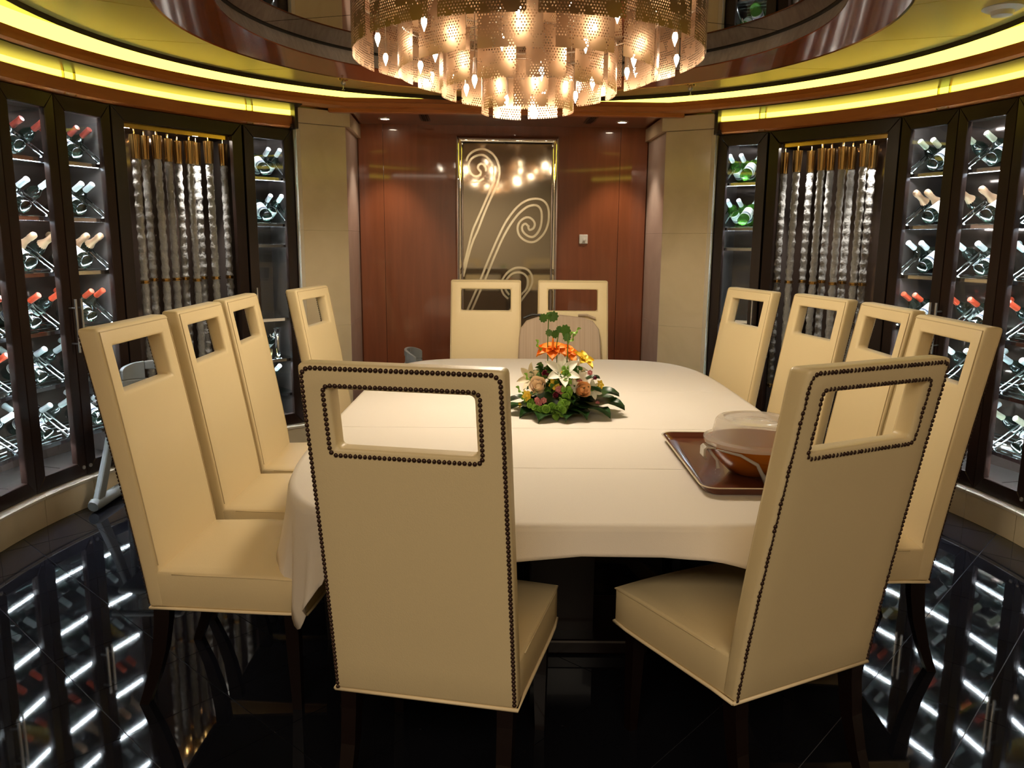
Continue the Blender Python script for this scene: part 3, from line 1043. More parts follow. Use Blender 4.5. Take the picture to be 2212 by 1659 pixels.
TIERS = [(.775, 2.335, 13, 24.6, .25, 7), (.578, 2.262, 12, 25.2, .23, 22), (.396, 2.188, 12, 24.2, .21, 10), (.208, 2.112, 7, 42, .19, 16)]
for ti, (r, z, n, deg, hh, ph) in enumerate(TIERS):
    me = panel_mesh(r, deg, z - 2.11, z - 2.11 + hh)
    for k in range(n):
        jr = .012 * ((k % 2) * 2 - 1) if ti else 0
        inst(me, 'perforated_panel', ch, (0, 0, random.uniform(-.004, .004)), (0, 0, R(ph + 360 / n * k)))
    rings = MB()
    for zz in (hh - .004,):
        rr = r - .004
        rings.tube([(rr * math.cos(R(q)), rr * math.sin(R(q)), z - 2.11 + zz) for q in range(0, 361, 10)], .004, 6, cap=False)
    rings.build('tier_hoop', M['socket'], ch)
bulb_me = MB().lathe([(.006, .0), (.0105, -.008), (.0115, -.018), (.008, -.032), (.003, -.044), (.0008, -.052)], 10).mesh('candle_bulb', M['bulb']); bulb_me.shade_smooth()
sock_me = MB().lathe([(.0095, .0), (.0095, .07), (.003, .075), (.003, .3)], 10).mesh('bulb_holder', M['socket']); smooth_angle(sock_me, 50)
for (r, n, z, ph) in ((.675, 11, 2.385, 4), (.485, 9, 2.325, 17), (.30, 6, 2.245, 40), (.10, 3, 2.185, 75)):
    for k in range(n):
        a = R(ph + 360 / n * k)
        hd = inst(sock_me, 'bulb_holder', ch, (r * math.cos(a), r * math.sin(a), z - 2.11 + random.uniform(-.012, .012)))
        inst(bulb_me, 'candle_bulb', hd)
MB().lathe([(.70, .462), (.70, .447), (.66, .442), (.001, .442)], 48).build('ceiling_plate', M['silver_edge'], ch, auto=40)
d = bpy.data.lights.new('chandelier_fill_spot', 'SPOT')  # unseen spot added below the tiers to brighten the table, besides the bulbs
d.energy, d.color, d.spot_size, d.spot_blend, d.shadow_soft_size = CHAND_FILL_W, (1, .85, .66), R(172), .25, .22
lo = bpy.data.objects.new('chandelier_fill_spot', d)
lo.location = (0, 0, -.03); lo.parent = ch
col.objects.link(lo)
tag(ch, 'large tiered round chandelier of perforated champagne metal panels over the table', 'chandelier')

# ------------------------------------------------------------------ table
TX, TY, TA, TB, TZ, TN = .20, 3.72, .985, 1.585, .752, 5.0


def rim(a, k=1.0, grow=0.):
    c, s_ = math.cos(a), math.sin(a)
    return (TX + (TA * k + grow) * math.copysign(abs(c) ** (2 / TN), c), TY + (TB * k + grow) * math.copysign(abs(s_) ** (2 / TN), s_))


tb_ = empty('dining_table', (TX, TY, 0))
N_ = 96
MB().prism([(rim(2 * PI * k / N_)[0] - TX, rim(2 * PI * k / N_)[1] - TY) for k in range(N_)], .70, TZ - .003).build('table_top', M['leg'], tb_)
for yy in (-.75, .75):
    MB().bar([(0, yy, .06), (0, yy, .70)], .12).build('pedestal', M['leg'], tb_)
    MB().box(-.32, .32, yy - .2, yy + .2, 0, .06).build('pedestal_foot', M['leg'], tb_, bevel=.01)
tag(tb_, 'long rounded dining table on dark pedestals under the white cloth', 'table')

# cloth: rectangular sheet over the rounded top, hanging further at the corners
CXH, CYH = TA + .20, TB + .095
mb = MB()
NA, NR, ND = 240, 9, 10
cl_rings = []
top = []
for k in range(NA):
    a = 2 * PI * k / NA
    x, y = rim(a)
    top.append((x, y))


def drop(k):
    x, y = top[k]
    x0, y0 = top[k - 1]; x1, y1 = top[(k + 1) % NA]
    tx, ty = x1 - x0, y1 - y0
    L_ = math.hypot(tx, ty)
    nx_, ny_ = ty / L_, -tx / L_
    ds = []
    for p, hh, n_ in ((x - TX, CXH, nx_), (y - TY, CYH, ny_)):
        if n_ > 1e-4: ds.append((hh - p) / n_)
        elif n_ < -1e-4: ds.append((-hh - p) / n_)
    return min(min(ds), .46), nx_, ny_


def crease(x, y):
    z = 0
    for c in (-.55, .0, .55):
        z += .0022 * math.exp(-((y - TY - c * 1.0) / .006) ** 2)
    z += .0018 * math.exp(-((x - TX + .02) / .006) ** 2)
    return z


rad = [.02, .12, .25, .4, .55, .7, .83, .93, .985]
for t in rad:
    cl_rings.append([(TX + (x - TX) * t, TY + (y - TY) * t, TZ + .002) for x, y in top])
dr = [drop(k) for k in range(NA)]
# smooth the drop lengths a little
for _ in range(3): dr = [((dr[k - 1][0] + 2 * dr[k][0] + dr[(k + 1) % NA][0]) / 4, dr[k][1], dr[k][2]) for k in range(NA)]
cl_rings.append([(x, y, TZ + .001) for x, y in top])
for q in (.06, .14, .28, .42, .58, .74, .88, 1.0):
    ring = []
    for k in range(NA):
        x, y = top[k]
        d, nx_, ny_ = dr[k]
        fold = math.sin(k * .55) * .5 + math.sin(k * .23 + 1) * .5 + math.sin(k * 1.13 + 2) * .25
        deep = max(0, d - .12)
        out_ = .008 + .05 * d * q + (.012 * fold + (.16 if d < .33 else .02) * deep * q) * q
        if d < .16: out_ = .008 + .02 * q + .009 * fold * q + .006 * math.sin(x * 16) * q
        ring.append((x + nx_ * out_, y + ny_ * out_, TZ - .004 - (d - .006) * q + ((.020 * math.cos((x - .33) * 7.0) + .006 * math.sin(x * 23 + 1)) * q if d < .2 else 0)))
    cl_rings.append(ring)
mb.quadloop(cl_rings, True, True, False)
cloth = mb.build('tablecloth', M['cloth'], None, auto=70)
so = cloth.modifiers.new('thickness', 'SOLIDIFY'); so.thickness = .0015; so.offset = 1
tag(cloth, 'white linen cloth draped over the long dining table', 'tablecloth')
# pressed fold lines, real low ridges of the same cloth
for nm, pts in (('fold_ridge', [[(TX - .90, TY - 1.02), (TX + .94, TY - 1.02)], [(TX - .93, TY - .42), (TX + .97, TY - .42)], [(TX - .95, TY + .45), (TX + .95, TY + .45)]]),):
    for (x0, y0), (x1, y1) in pts:
        n = 24
        P_ = [(x0 + (x1 - x0) * t / n, y0 + (y1 - y0) * t / n, TZ + .0012 + .0004 * math.sin(t * 2.1)) for t in range(n + 1)]
        MB().tube(P_, .0022, 6).build(nm, M['cloth'], cloth, auto=80)

# ------------------------------------------------------------------ chairs
WT, WBT, TT, ZTP, ZBM, REC, TJ, SL, SWD, ZS = .4878, .5008, .066, 1.268, .357, .163, .05, .5255, .56, .48
HX, HZ0, HZ1 = .172, 1.058, 1.206


def ry(z):      # rear face offset at height z
    s_ = (z - ZBM) / (ZTP - ZBM)
    return -REC * (max(s_, 0) ** 1.12)


def hwid(z):
    s_ = (z - ZBM) / (ZTP - ZBM)
    return (WBT + (WT - WBT) * s_) / 2


def back_mesh():
    zs = [ZBM, .45, .56, .68, .80, .92, 1.0, HZ0, HZ1, ZTP]
    V, Fc = [], []
    idx = {}

    def vid(i, j, f):
        if (i, j, f) in idx: return idx[(i, j, f)]
        z = zs[j]
        hx = hwid(z)
        x = [-hx, -HX, HX, hx][i]
        th_ = TT - .012 * (1 - (z - ZBM) / (ZTP - ZBM))
        V.append((x, ry(z) + (th_ if f else 0), z))
        idx[(i, j, f)] = len(V) - 1
        return idx[(i, j, f)]
    hole_j = zs.index(HZ0)
    for j in range(len(zs) - 1):
        for i in range(3):
            if i == 1 and j == hole_j: continue
            Fc.append((vid(i, j, 0), vid(i + 1, j, 0), vid(i + 1, j + 1, 0), vid(i, j + 1, 0)))
            Fc.append((vid(i, j, 1), vid(i, j + 1, 1), vid(i + 1, j + 1, 1), vid(i + 1, j, 1)))
    n = len(zs) - 1
    for j in range(n):
        Fc.append((vid(0, j, 0), vid(0, j + 1, 0), vid(0, j + 1, 1), vid(0, j, 1)))
        Fc.append((vid(3, j, 0), vid(3, j, 1), vid(3, j + 1, 1), vid(3, j + 1, 0)))
    for i in range(3):
        Fc.append((vid(i, 0, 0), vid(i, 0, 1), vid(i + 1, 0, 1), vid(i + 1, 0, 0)))
        Fc.append((vid(i, n, 0), vid(i + 1, n, 0), vid(i + 1, n, 1), vid(i, n, 1)))
    j = hole_j
    Fc.append((vid(1, j, 0), vid(1, j, 1), vid(1, j + 1, 1), vid(1, j + 1, 0)))
    Fc.append((vid(2, j, 0), vid(2, j + 1, 0), vid(2, j + 1, 1), vid(2, j, 1)))
    Fc.append((vid(1, j, 0), vid(2, j, 0), vid(2, j, 1), vid(1, j, 1)))
    Fc.append((vid(1, j + 1, 0), vid(1, j + 1, 1), vid(2, j + 1, 1), vid(2, j + 1, 0)))
    me = bpy.data.meshes.new('backrest')
    me.from_pydata(V, [], Fc)
    me.update()
    me.materials.append(M['leather'])
    me.shade_smooth()
    return me


def seat_mesh():
    mb = MB()
    nx_, ny_ = 10, 8
    y0, y1 = TJ - .03, SL

    def P(u, v, top_):
        hw = (WBT - .006) / 2 + (SWD - WBT) / 2 * min(1, v * 1.2)
        x = (2 * u - 1) * hw
        y = y0 + (y1 - y0) * v + (.018 * (1 - (2 * u - 1) ** 2) if v == 1 else .018 * (1 - (2 * u - 1) ** 2) * v)
        z = ZBM
        if top_:
            z = ZS + .012 * (1 - (2 * u - 1) ** 2) * (1 - (2 * v - 1) ** 2) - .012 * max(0, v - .8) * 5 * .6
        return (x, y, z)
    b = 0
    rings = []
    per = [(i / nx_, 0) for i in range(nx_)] + [(1, j / ny_) for j in range(ny_)] + [(1 - i / nx_, 1) for i in range(nx_)] + [(0, 1 - j / ny_) for j in range(ny_)]
    mb.quadloop([[P(u, v, 0) for u, v in per], [P(u, v, 1) for u, v in per]], True, True, False)
    base = len(mb.v)
    mb.grid(lambda u, v: P(u, v, 1), nx_, ny_)
    me = mb.mesh('seat', M['leather'])
    import bmesh
    bm = bmesh.new(); bm.from_mesh(me)
    bmesh.ops.remove_doubles(bm, verts=bm.verts, dist=1e-4)
    bmesh.ops.recalc_face_normals(bm, faces=bm.faces)
    bm.to_mesh(me); bm.free()
    me.shade_smooth()
    return me, [P(u, v, 0) for u, v in per], [P(u, v, 1) for u, v in per]


back_me = back_mesh()
seat_me, per0, per1 = seat_mesh()
# piping along the whole bottom edge of back and seat
hb_ = WBT / 2
front = [p for p in per0]
i_fr = [p for p in front if p[1] > TJ - .02]
path = [(-hb_, .004, ZBM), (hb_, .004, ZBM)]
right = sorted([p for p in per0 if p[0] > 0.2 and TJ < p[1] < SL - .001], key=lambda p: p[1])
frontp = sorted([p for p in per0 if p[1] >= SL - .001], key=lambda p: -p[0])
left = sorted([p for p in per0 if p[0] < -0.2 and TJ < p[1] < SL - .001], key=lambda p: -p[1])
loop = path + right + frontp + left + [path[0]]
pipe_me = MB().tube([(x, y, ZBM - .001) for x, y, z in loop], .0055, 8).mesh('piping', M['piping']); pipe_me.shade_smooth()
seam_pts = [(p[0] * 1.002, p[1], p[2] - .006) for p in sorted([q for q in per1 if q[0] > .2 and q[1] > TJ], key=lambda q: q[1])] + \
           [(p[0], p[1] + .0, p[2] - .006) for p in sorted([q for q in per1 if q[1] >= SL - .001], key=lambda q: -q[0])][1:] + \
           [(p[0] * 1.002, p[1], p[2] - .006) for p in sorted([q for q in per1 if q[0] < -.2 and q[1] > TJ], key=lambda q: -q[1])][1:]
seam_me = MB().tube(seam_pts, .0022, 6).mesh('seam', M['leather']); seam_me.shade_smooth()
bs = []
for s_ in (-1, 1):
    pass
# stitched edge line round the front face of the back
fz = [.50, .62, .74, .86, .98, 1.1, 1.2, ZTP - .012]


def fy(z):
    return ry(z) + TT - .012 * (1 - (z - ZBM) / (ZTP - ZBM))


ed = [(-hwid(z) + .010, fy(z) + .0005, z) for z in fz] + [(hwid(z) - .010, fy(z) + .0005, z) for z in fz[::-1]]
edge_me = MB().tube(ed, .0018, 6).mesh('edge_stitch', M['seam'])
hs = [(-HX - .008, HZ0 - .008), (HX + .008, HZ0 - .008), (HX + .008, HZ1 + .008), (-HX - .008, HZ1 + .008), (-HX - .008, HZ0 - .008)]
rleg, fleg = {}, {}
for s_ in (-1, 1):
    rleg[s_] = MB().bar([(s_ * .215, .035, ZBM + .02), (s_ * .215, .030, .30), (s_ * .215, .015, .20), (s_ * .217, -.012, .10), (s_ * .220, -.05, .0)], [.022, .021, .020, .018, .016], [.026, .025, .022, .019, .016]).mesh('rear_leg', M['leg'])
    fleg[s_] = MB().bar([(s_ * .235, .465, ZBM + .02), (s_ * .235, .468, .2), (s_ * .236, .472, 0)], [.023, .020, .015]).mesh('front_leg', M['leg'])
nail_r = .0061
nail_me = MB().lathe([(1, 0), (.92, .38), (.62, .72), (.2, .86)], 8, Matrix.Rotation(PI / 2, 4, 'X') @ Matrix.Scale(nail_r, 4)).mesh('nailhead', M['nail']); nail_me.shade_smooth()


def nail_points():
    pts = []
    sp = .0121

    def along(P):
        segs = [(Vector(P[i]), Vector(P[i + 1])) for i in range(len(P) - 1)]
        out_, carry = [], 0.
        for a, b in segs:
            L_ = (b - a).length
            d = carry
            while d < L_:
                out_.append(a + (b - a) * (d / L_)); d += sp
            carry = d - L_
        return out_
    iz = .010
    outer = [(-hwid(ZBM) + .009, ZBM + .008)] + [(-hwid(z) + .009, z) for z in (.6, .9, 1.15)] + [(-hwid(ZTP) + .010, ZTP - .026), (-hwid(ZTP) + .018, ZTP - .016), (-hwid(ZTP) + .028, ZTP - .011), (hwid(ZTP) - .028, ZTP - .011), (hwid(ZTP) - .018, ZTP - .016), (hwid(ZTP) - .010, ZTP - .026)] + [(hwid(z) - .009, z) for z in (1.15, .9, .6)] + [(hwid(ZBM) - .009, ZBM + .008)]
    q = .014
    X_, z0, z1 = HX + .014, HZ0 - .016, HZ1 + .010
    inner = [(-X_ + q, z0), (X_ - q, z0), (X_ - .004, z0 + .004), (X_, z0 + q), (X_, z1 - q), (X_ - .004, z1 - .004), (X_ - q, z1), (-X_ + q, z1), (-X_ + .004, z1 - .004), (-X_, z1 - q), (-X_, z0 + q), (-X_ + .004, z0 + .004), (-X_ + q, z0)]
    return along(outer) + along(inner)[:-1]


NP = nail_points()
nail_strip = MB()
for p in NP:
    st = len(nail_strip.v)
    nail_strip.lathe([(1, 0), (.9, .45), (.3, .85)], 6, Matrix.Translation((p.x, ry(p.y) + .001, p.y)) @ Matrix.Rotation(PI / 2, 4, 'X') @ Matrix.Scale(nail_r, 4))
nail_strip_me = nail_strip.mesh('nailhead_trim', M['nail'])


def chair(x, y, yaw, label, nails=False):
    e = empty('dining_chair', (x, y, 0), yaw)
    b = inst(back_me, 'backrest', e)
    add_bevel(b, .013, 3, 50)
    s_ = inst(seat_me, 'seat', e)
    add_bevel(s_, .010, 2, 50)
    inst(pipe_me, 'piping', e)
    inst(seam_me, 'seam', s_)
    inst(edge_me, 'edge_stitch', b)
    for q in (-1, 1):
        inst(rleg[q], 'leg', e); inst(fleg[q], 'leg', e)
    if nails:
        tl = math.atan2(REC, ZTP - ZBM)
        for p in NP:
            inst(nail_me, 'nailhead', b, (p.x, ry(p.y) + .0008, p.y), (tl, 0, random.uniform(0, 1)))
    else:
        tag(inst(nail_strip_me, 'nailhead_trim', b), kind='stuff')
    tag(e, label, 'chair', 'cream leather dining chairs around the table')
    return e


chair(-.224, 1.899, -.197, 'cream leather chair with studded back nearest the camera, left of centre', True)
chair(.812, 1.999, .459, 'cream leather chair with studded back beside the bowl tray', True)
chair(-1.174, 2.66, -1.587, 'cream leather chair on the left, nearest, whole seat and dark leg showing')
chair(-1.184, 3.264, -1.553, 'cream leather chair second along the left side of the table')
chair(-1.203, 3.825, -1.539, 'cream leather chair third along the left side of the table')
chair(-1.048, 4.543, -1.696, 'cream leather chair fourth on the left, in front of the marble column')
chair(1.501, 2.908, 1.556, 'cream leather chair on the right nearest the camera, behind the studded one')
chair(1.564, 3.544, 1.573, 'cream leather chair second along the right side of the table')
chair(1.498, 4.115, 1.77, 'cream leather chair third on the right, in front of the crystal rods')
chair(1.299, 4.675, 1.826, 'cream leather chair fourth and farthest on the right side')
chair(-.186, 5.44, PI, 'cream leather chair at the far end, in front of the swirled mirror')
chair(.420, 5.46, PI, 'cream leather chair at the far end with a tan panel against it')

# tan padded panel leaning on the far right chair
e = empty('padded_panel', (.325, 5.300, .497))
prof = []
HWp, HP = .280, .565
outl = [(-HWp - .012, 0), (HWp + .012, 0), (HWp, .40), (HWp - .01, .47), (HWp - .05, .525), (HWp - .12, .55), (.0, .568), (-HWp + .12, .55), (-HWp + .05, .525), (-HWp + .01, .47), (-HWp, .40)]
mb = MB()
mb.quadloop([[(x, 0, z) for x, z in outl], [(x, .05, z) for x, z in outl]], True, True, True)
o = mb.build('cushion', M['tan_fabric'], e, bevel=.016, seg=3, angle=50)
o.data.shade_smooth()
for s_ in (-1, 1):
    MB().tube([(s_ * (HWp - .03), .03, .545), (s_ * (HWp - .09), .03, .57), (s_ * (HWp - .15), .03, .568)], .008, 6).build('corner_strap', M['black'] if s_ < 0 else M['tan_fabric'], e)
e.rotation_euler = (-.29, 0, 0)
tag(e, 'tan pinstriped padded panel with rounded top behind the flowers', 'panel')

# ------------------------------------------------------------------ grey plastic high chairs


def high_chair(x, y, rz, label, s_=1.):
    e = empty('high_chair', (x, y, 0), rz)
    for q in (-1, 1):
        # foot rail with round ends, leaning legs
        MB().tube([(q * .24, -.26, .035), (q * .24, -.24, .04), (q * .24, .22, .04), (q * .24, .26, .035)], [.030, .036, .034, .03], 12).build('foot_rail', M['grey_plastic'], e, auto=50)
        MB().bar([(q * .24, -.20, .04), (q * .215, -.10, .30), (q * .19, -.02, .56)], [.02, .018, .016], [.042, .036, .03]).build('leg', M['grey_plastic'], e, bevel=.01)
        MB().bar([(q * .24, .18, .04), (q * .215, .12, .30), (q * .19, .06, .56)], [.02, .018, .016], [.034, .03, .026]).build('leg', M['grey_plastic'], e, bevel=.01)
        bt = MB().lathe([(.017, 0), (.015, .008), (.002, .010)], 14, Matrix.Translation((q * .262, -.22, .055)) @ Matrix.Rotation(q * PI / 2, 4, 'Y'))
        bt.build('bolt_cap', M['steel'], e, auto=40)
    MB().box(-.19, .19, -.17, .14, .50, .535).build('seat', M['grey_plastic'], e, bevel=.012)
    # curved back shell with a hand slot
    n = 24
    def back(z0, z1, lo, hi, nm):
        mb = MB()
        rings = []
        for k in range(n + 1):
            t = lo + (hi - lo) * k / n
            a = PI * t
            for_z = z1(t)
            xo, yo = .21 * math.cos(a), .10 + .12 * math.sin(a)
            xi, yi = .185 * math.cos(a), .10 + .095 * math.sin(a)
            rings.append([(xo, yo, z0), (xi, yi, z0), (xi, yi, for_z), (xo, yo, for_z)])
        mb.quadloop(rings, True, True, True)
        return mb.build(nm, M['grey_plastic'], e, bevel=.008, seg=2)
    back(.52, lambda t: .70, 0, 1, 'back_shell')
    topz = lambda t: .755 + .055 * math.sin(PI * t) ** .6
    back(.70, lambda t: topz(t), 0, .33, 'back_rim')
    back(.70, lambda t: topz(t), .67, 1, 'back_rim')
    back(.755, lambda t: topz(t), .33, .67, 'hand_slot_bar')
    MB().tube([(-.2, -.16, .62), (-.2, -.22, .63), (.2, -.22, .63), (.2, -.16, .62)], .016, 10).build('front_bar', M['grey_plastic'], e, auto=50)
    tag(e, label, 'high chair', 'grey plastic high chairs')
    return e


high_chair(-2.13, 4.55, R(0), 'grey plastic high chair behind the left chairs by the wine cabinets')
high_chair(-.60, 5.85, R(90), 'grey plastic high chair at the far end beside the mahogany wall').scale = (.92, .92, .92)

# ------------------------------------------------------------------ serving tray with covered bowl
M['traywood'] = grain_mat('tray_wood', (.085, .022, .012), (.15, .045, .024), (1.2, 40, 1), .22, .3, 2., distort=.3)
M['trayrim'] = mat('tray_rim', (.13, .045, .025), .25, coat=.4)
M['amber'] = mat('amber_bowl', (.42, .125, .012), .18, coat=.4)
M['lid'] = mat('frosted_lid', (.86, .83, .78), .12, spec=.7)
_nt, _b = nodes_of(M['lid'])
_tr = _nt.nodes.new('ShaderNodeBsdfTransparent'); _mx = _nt.nodes.new('ShaderNodeMixShader')
_tr.inputs[0].default_value = (.95, .93, .90, 1)
_mx.inputs[0].default_value = .62
_nt.links.new(_b.outputs[0], _mx.inputs[1]); _nt.links.new(_tr.outputs[0], _mx.inputs[2])
_nt.links.new(_mx.outputs[0], _nt.nodes['Material Output'].inputs[0])
M['film'] = mat('cling_film', (.85, .82, .76), .15, trans=.6, ior=1.15, spec=.8)
TRX0, TRX1, TRY0, TRY1 = .60, 1.09, 2.39, 3.14
tr = empty('serving_tray', ((TRX0 + TRX1) / 2, (TRY0 + TRY1) / 2, TZ + .0045))


def rrect(hx, hy, r, n=6):
    pts = []
    for cx_, cy_, a0 in ((hx - r, hy - r, 0), (-hx + r, hy - r, 90), (-hx + r, -hy + r, 180), (hx - r, -hy + r, 270)):
        for k in range(n + 1):
            a = R(a0 + 90 * k / n)
            pts.append((cx_ + r * math.cos(a), cy_ + r * math.sin(a)))
    return pts


hx, hy = (TRX1 - TRX0) / 2, (TRY1 - TRY0) / 2
lay = [(hx - .022, hy - .022, .045, 0), (hx - .004, hy - .004, .05, .024), (hx, hy, .055, .027), (hx - .002, hy - .002, .052, .029), (hx - .007, hy - .007, .05, .027), (hx - .027, hy - .027, .045, .006)]
rings = [[(x, y, z) for x, y in rrect(a, b, r)] for a, b, r, z in lay]
MB().quadloop(rings[:2], True, True, False).build('tray_base', M['traywood'], tr, auto=40)
MB().quadloop(rings[1:5], True, False, False).build('tray_rim', M['ledge'], tr, auto=60)
MB().quadloop(rings[4:], True, False, True).build('tray_floor', M['traywood'], tr, auto=40)
tag(tr, 'dark wood-grain serving tray with raised rim on the white cloth', 'tray')
BX, BY, BZ = .838, 2.65, TZ + .0125
bw = empty('covered_bowl', (BX, BY, BZ))
MB().lathe([(.075, 0), (.085, .004), (.118, .035), (.150, .075), (.163, .105), (.166, .112), (.160, .112), (.146, .078), (.112, .04), (.07, .012), (.001, .01)], 40).build('bowl', M['amber'], bw, auto=50)
hd = MB()
for q in (-1,):
    hd.tube([(-.158, -.03, .095), (-.185, -.03, .098), (-.192, -.03, .085), (-.190, -.03, .06), (-.178, -.03, .050)], .004, 8)
    hd.xf(Matrix())
clip = MB()
for k, (yy) in enumerate((-.03,)):
    prof_ = [(-.148, .100), (-.182, .102), (-.190, .094), (-.191, .066), (-.183, .056), (-.176, .058), (-.183, .068), (-.183, .090), (-.178, .095), (-.148, .093)]
    clip.quadloop([[(x, -.062, z) for x, z in prof_], [(x, -.012, z) for x, z in prof_]], True, True, True)
clip.build('metal_clip', M['steel'], bw, bevel=.001)
lid = MB().lathe([(.172, .104), (.174, .118), (.168, .120), (.150, .122), (.146, .128), (.136, .178), (.128, .187), (.112, .189), (.106, .183), (.045, .182), (.040, .185), (.020, .185), (.001, .185)], 40, cap=False)
lid.build('clear_lid', M['lid'], bw, auto=40)
fm = MB()
fm.tube([(-.172, -.02, .098), (-.169, -.045, .088), (-.150, -.085, .062), (-.146, -.09, .035)], [.004, .006, .005, .007], 7)
fm.tube([(-.150, -.085, .098), (-.09, -.150, .096), (-.04, -.168, .070), (-.02, -.160, .035), (.0, -.150, .006), (.04, -.150, .004)], [.003, .005, .006, .007, .014, .008], 7)
fm.build('cling_film', M['film'], bw, auto=60)
tag(bw, 'amber bowl under a translucent plastic cover on the tray', 'bowl')

# ------------------------------------------------------------------ flower centrepiece
M['leafdark'] = mat('dark_leaf', (.018, .055, .012), .32, spec=.5)
M['leafmid'] = mat('mid_leaf', (.06, .15, .02), .45)
M['bells'] = mat('green_bells', (.22, .42, .05), .5)
M['peach'] = mat('peach_petal', (.95, .76, .54), .5)
M['apricot'] = mat('apricot_petal', (.95, .58, .28), .5)
M['orange'] = mat('orange_petal', (.95, .26, .02), .45)
M['white_p'] = mat('white_petal', (.94, .91, .80), .5)
M['cream_p'] = mat('cream_petal', (.72, .62, .44), .5)
M['magenta'] = mat('magenta_petal', (.22, .018, .05), .5)
M['pink'] = mat('pink_petal', (.78, .33, .34), .5)
M['yellow'] = mat('yellow_petal', (.88, .62, .06), .5)
M['stem'] = mat('green_stem', (.10, .20, .03), .5)
FX, FY = .218, 3.63
fl = empty('flower_centrepiece', (FX, FY, TZ + .003))
fl.scale = (1.08, 1.08, 1.12)


def petal_mesh(name, L_, Wd, cup, curl, m, pointed=1.0, nu=6, nv=4):
    def f(u, v):
        t = u
        wv = Wd * (math.sin(PI * min(1, t ** .8 * .96 + .02)) ** (.7 * pointed)) * (1 if t < .999 else .02)
        s_ = 2 * v - 1
        return (t * L_, s_ * wv, cup * (s_ ** 2) * Wd + curl * t * t * L_)
    mb = MB().grid(f, nu, nv)
    me = mb.mesh(name, m)
    me.shade_smooth()
    return me


def leaf_mesh(name, L_, Wd, m, droop=-.1):
    def f(u, v):
        wv = Wd * math.sin(PI * (u ** .72)) ** .85 if 0 < u < 1 else .0005
        s_ = 2 * v - 1
        return (u * L_, s_ * wv, .18 * Wd * abs(s_) + droop * L_ * u * u + .10 * L_ * math.sin(PI * u) + .012 * math.sin(9 * u) * abs(s_))
    me = MB().grid(f, 10, 6).mesh(name, m)
    me.shade_smooth()
    return me


def orient(loc, az, el, roll=0., s_=1.):
    return Matrix.Translation(loc) @ Matrix.Rotation(az, 4, 'Z') @ Matrix.Rotation(-el, 4, 'Y') @ Matrix.Rotation(roll, 4, 'X') @ Matrix.Scale(s_, 4)


big = leaf_mesh('leaf', .19, .072, M['leafdark'])
for az, el, r, z, s_ in ((-165, .02, .05, .02, 1.05), (-140, .0, .05, .015, .9), (-112, .02, .06, .012, 1.0), (-85, .04, .05, .015, .98), (-62, .06, .05, .015, .95), (-40, .05, .06, .02, 1.1), (-18, .08, .07, .03, 1.15), (8, .06, .06, .03, 1.1), (35, .1, .05, .03, .95), (75, .1, .05, .03, .9), (120, .08, .05, .03, 1.), (160, .06, .05, .03, .95), (-30, .28, .05, .075, .8), (-75, .22, .06, .05, .75), (15, .35, .06, .10, .7), (-5, .15, .08, .06, .95)):
    inst(big, 'leaf', fl, M4=orient((r * math.cos(R(az)), r * math.sin(R(az)), z), R(az), el, random.uniform(-.25, .25), s_))
MB().lathe([(.07, 0), (.10, .02), (.095, .07), (.06, .12), (.001, .14)], 16).build('moss_base', M['leafdark'], fl, auto=60)
small = leaf_mesh('small_leaf', .075, .026, M['leafmid'])
for k in range(46):
    az = random.uniform(-PI, PI); el = random.uniform(.1, 1.2)
    rr = .085
    p = (rr * math.cos(az) * math.cos(el) * 1.1, rr * math.sin(az) * math.cos(el), .06 + .10 * math.sin(el))
    inst(small, 'small_leaf', fl, M4=orient(p, az, el * .7, random.uniform(-1, 1), random.uniform(.7, 1.15)))


def rose(loc, az, el, m, s_=1.):
    c = MB().lathe([(.004, .0), (.012, .004), (.014, .014), (.009, .022), (.004, .025), (.001, .022)], 12)
    o = c.build('rose', m, fl, auto=80)
    o.matrix_local = Matrix.Translation(loc) @ Matrix.Rotation(az, 4, 'Z') @ Matrix.Rotation(PI / 2 - el, 4, 'Y') @ Matrix.Scale(s_, 4)
    pm = MB().grid(lambda u, v: ((.020 + .010 * u + .004 * math.sin(PI * v)) * math.cos((v - .5) * 2.2), (.020 + .010 * u + .004 * math.sin(PI * v)) * math.sin((v - .5) * 2.2), .002 + .040 * u * (1 - .35 * (2 * v - 1) ** 2)), 5, 6).mesh('petal', m)
    pm.shade_smooth()
    for k in range(3):
        inst(pm, 'petal', o, (0, 0, .004), (0, 0, k * 2.09)).scale = (.58, .58, .95)
    for k in range(3):
        inst(pm, 'petal', o, (0, 0, .002), (0, 0, k * 2.09 + 1)).scale = (.78, .78, 1.0)
    for k in range(3):
        inst(pm, 'petal', o, M4=Matrix.Rotation(k * 2.09 + .9, 4, 'Z') @ Matrix.Rotation(-.18, 4, 'Y') @ Matrix.Scale(.92, 4))
    for k in range(4):
        inst(pm, 'petal', o, M4=Matrix.Rotation(k * 1.57 + .6, 4, 'Z') @ Matrix.Rotation(.03, 4, 'Y') @ Matrix.Scale(1.04, 4))
    return o


def star(name, loc, az, el, pm, n, open_, s_=1., core=None):
    c = MB().lathe([(.003, -.012), (.005, .0), (.004, .010), (.001, .014)], 8).build(name, core or M['stem'], fl, auto=60)
    c.matrix_local = Matrix.Translation(loc) @ Matrix.Rotation(az, 4, 'Z') @ Matrix.Rotation(PI / 2 - el, 4, 'Y') @ Matrix.Scale(s_, 4)
    for k in range(n):
        inst(pm, 'petal', c, M4=Matrix.Rotation(2 * PI * k / n, 4, 'Z') @ Matrix.Rotation(-open_, 4, 'Y'))
    return c


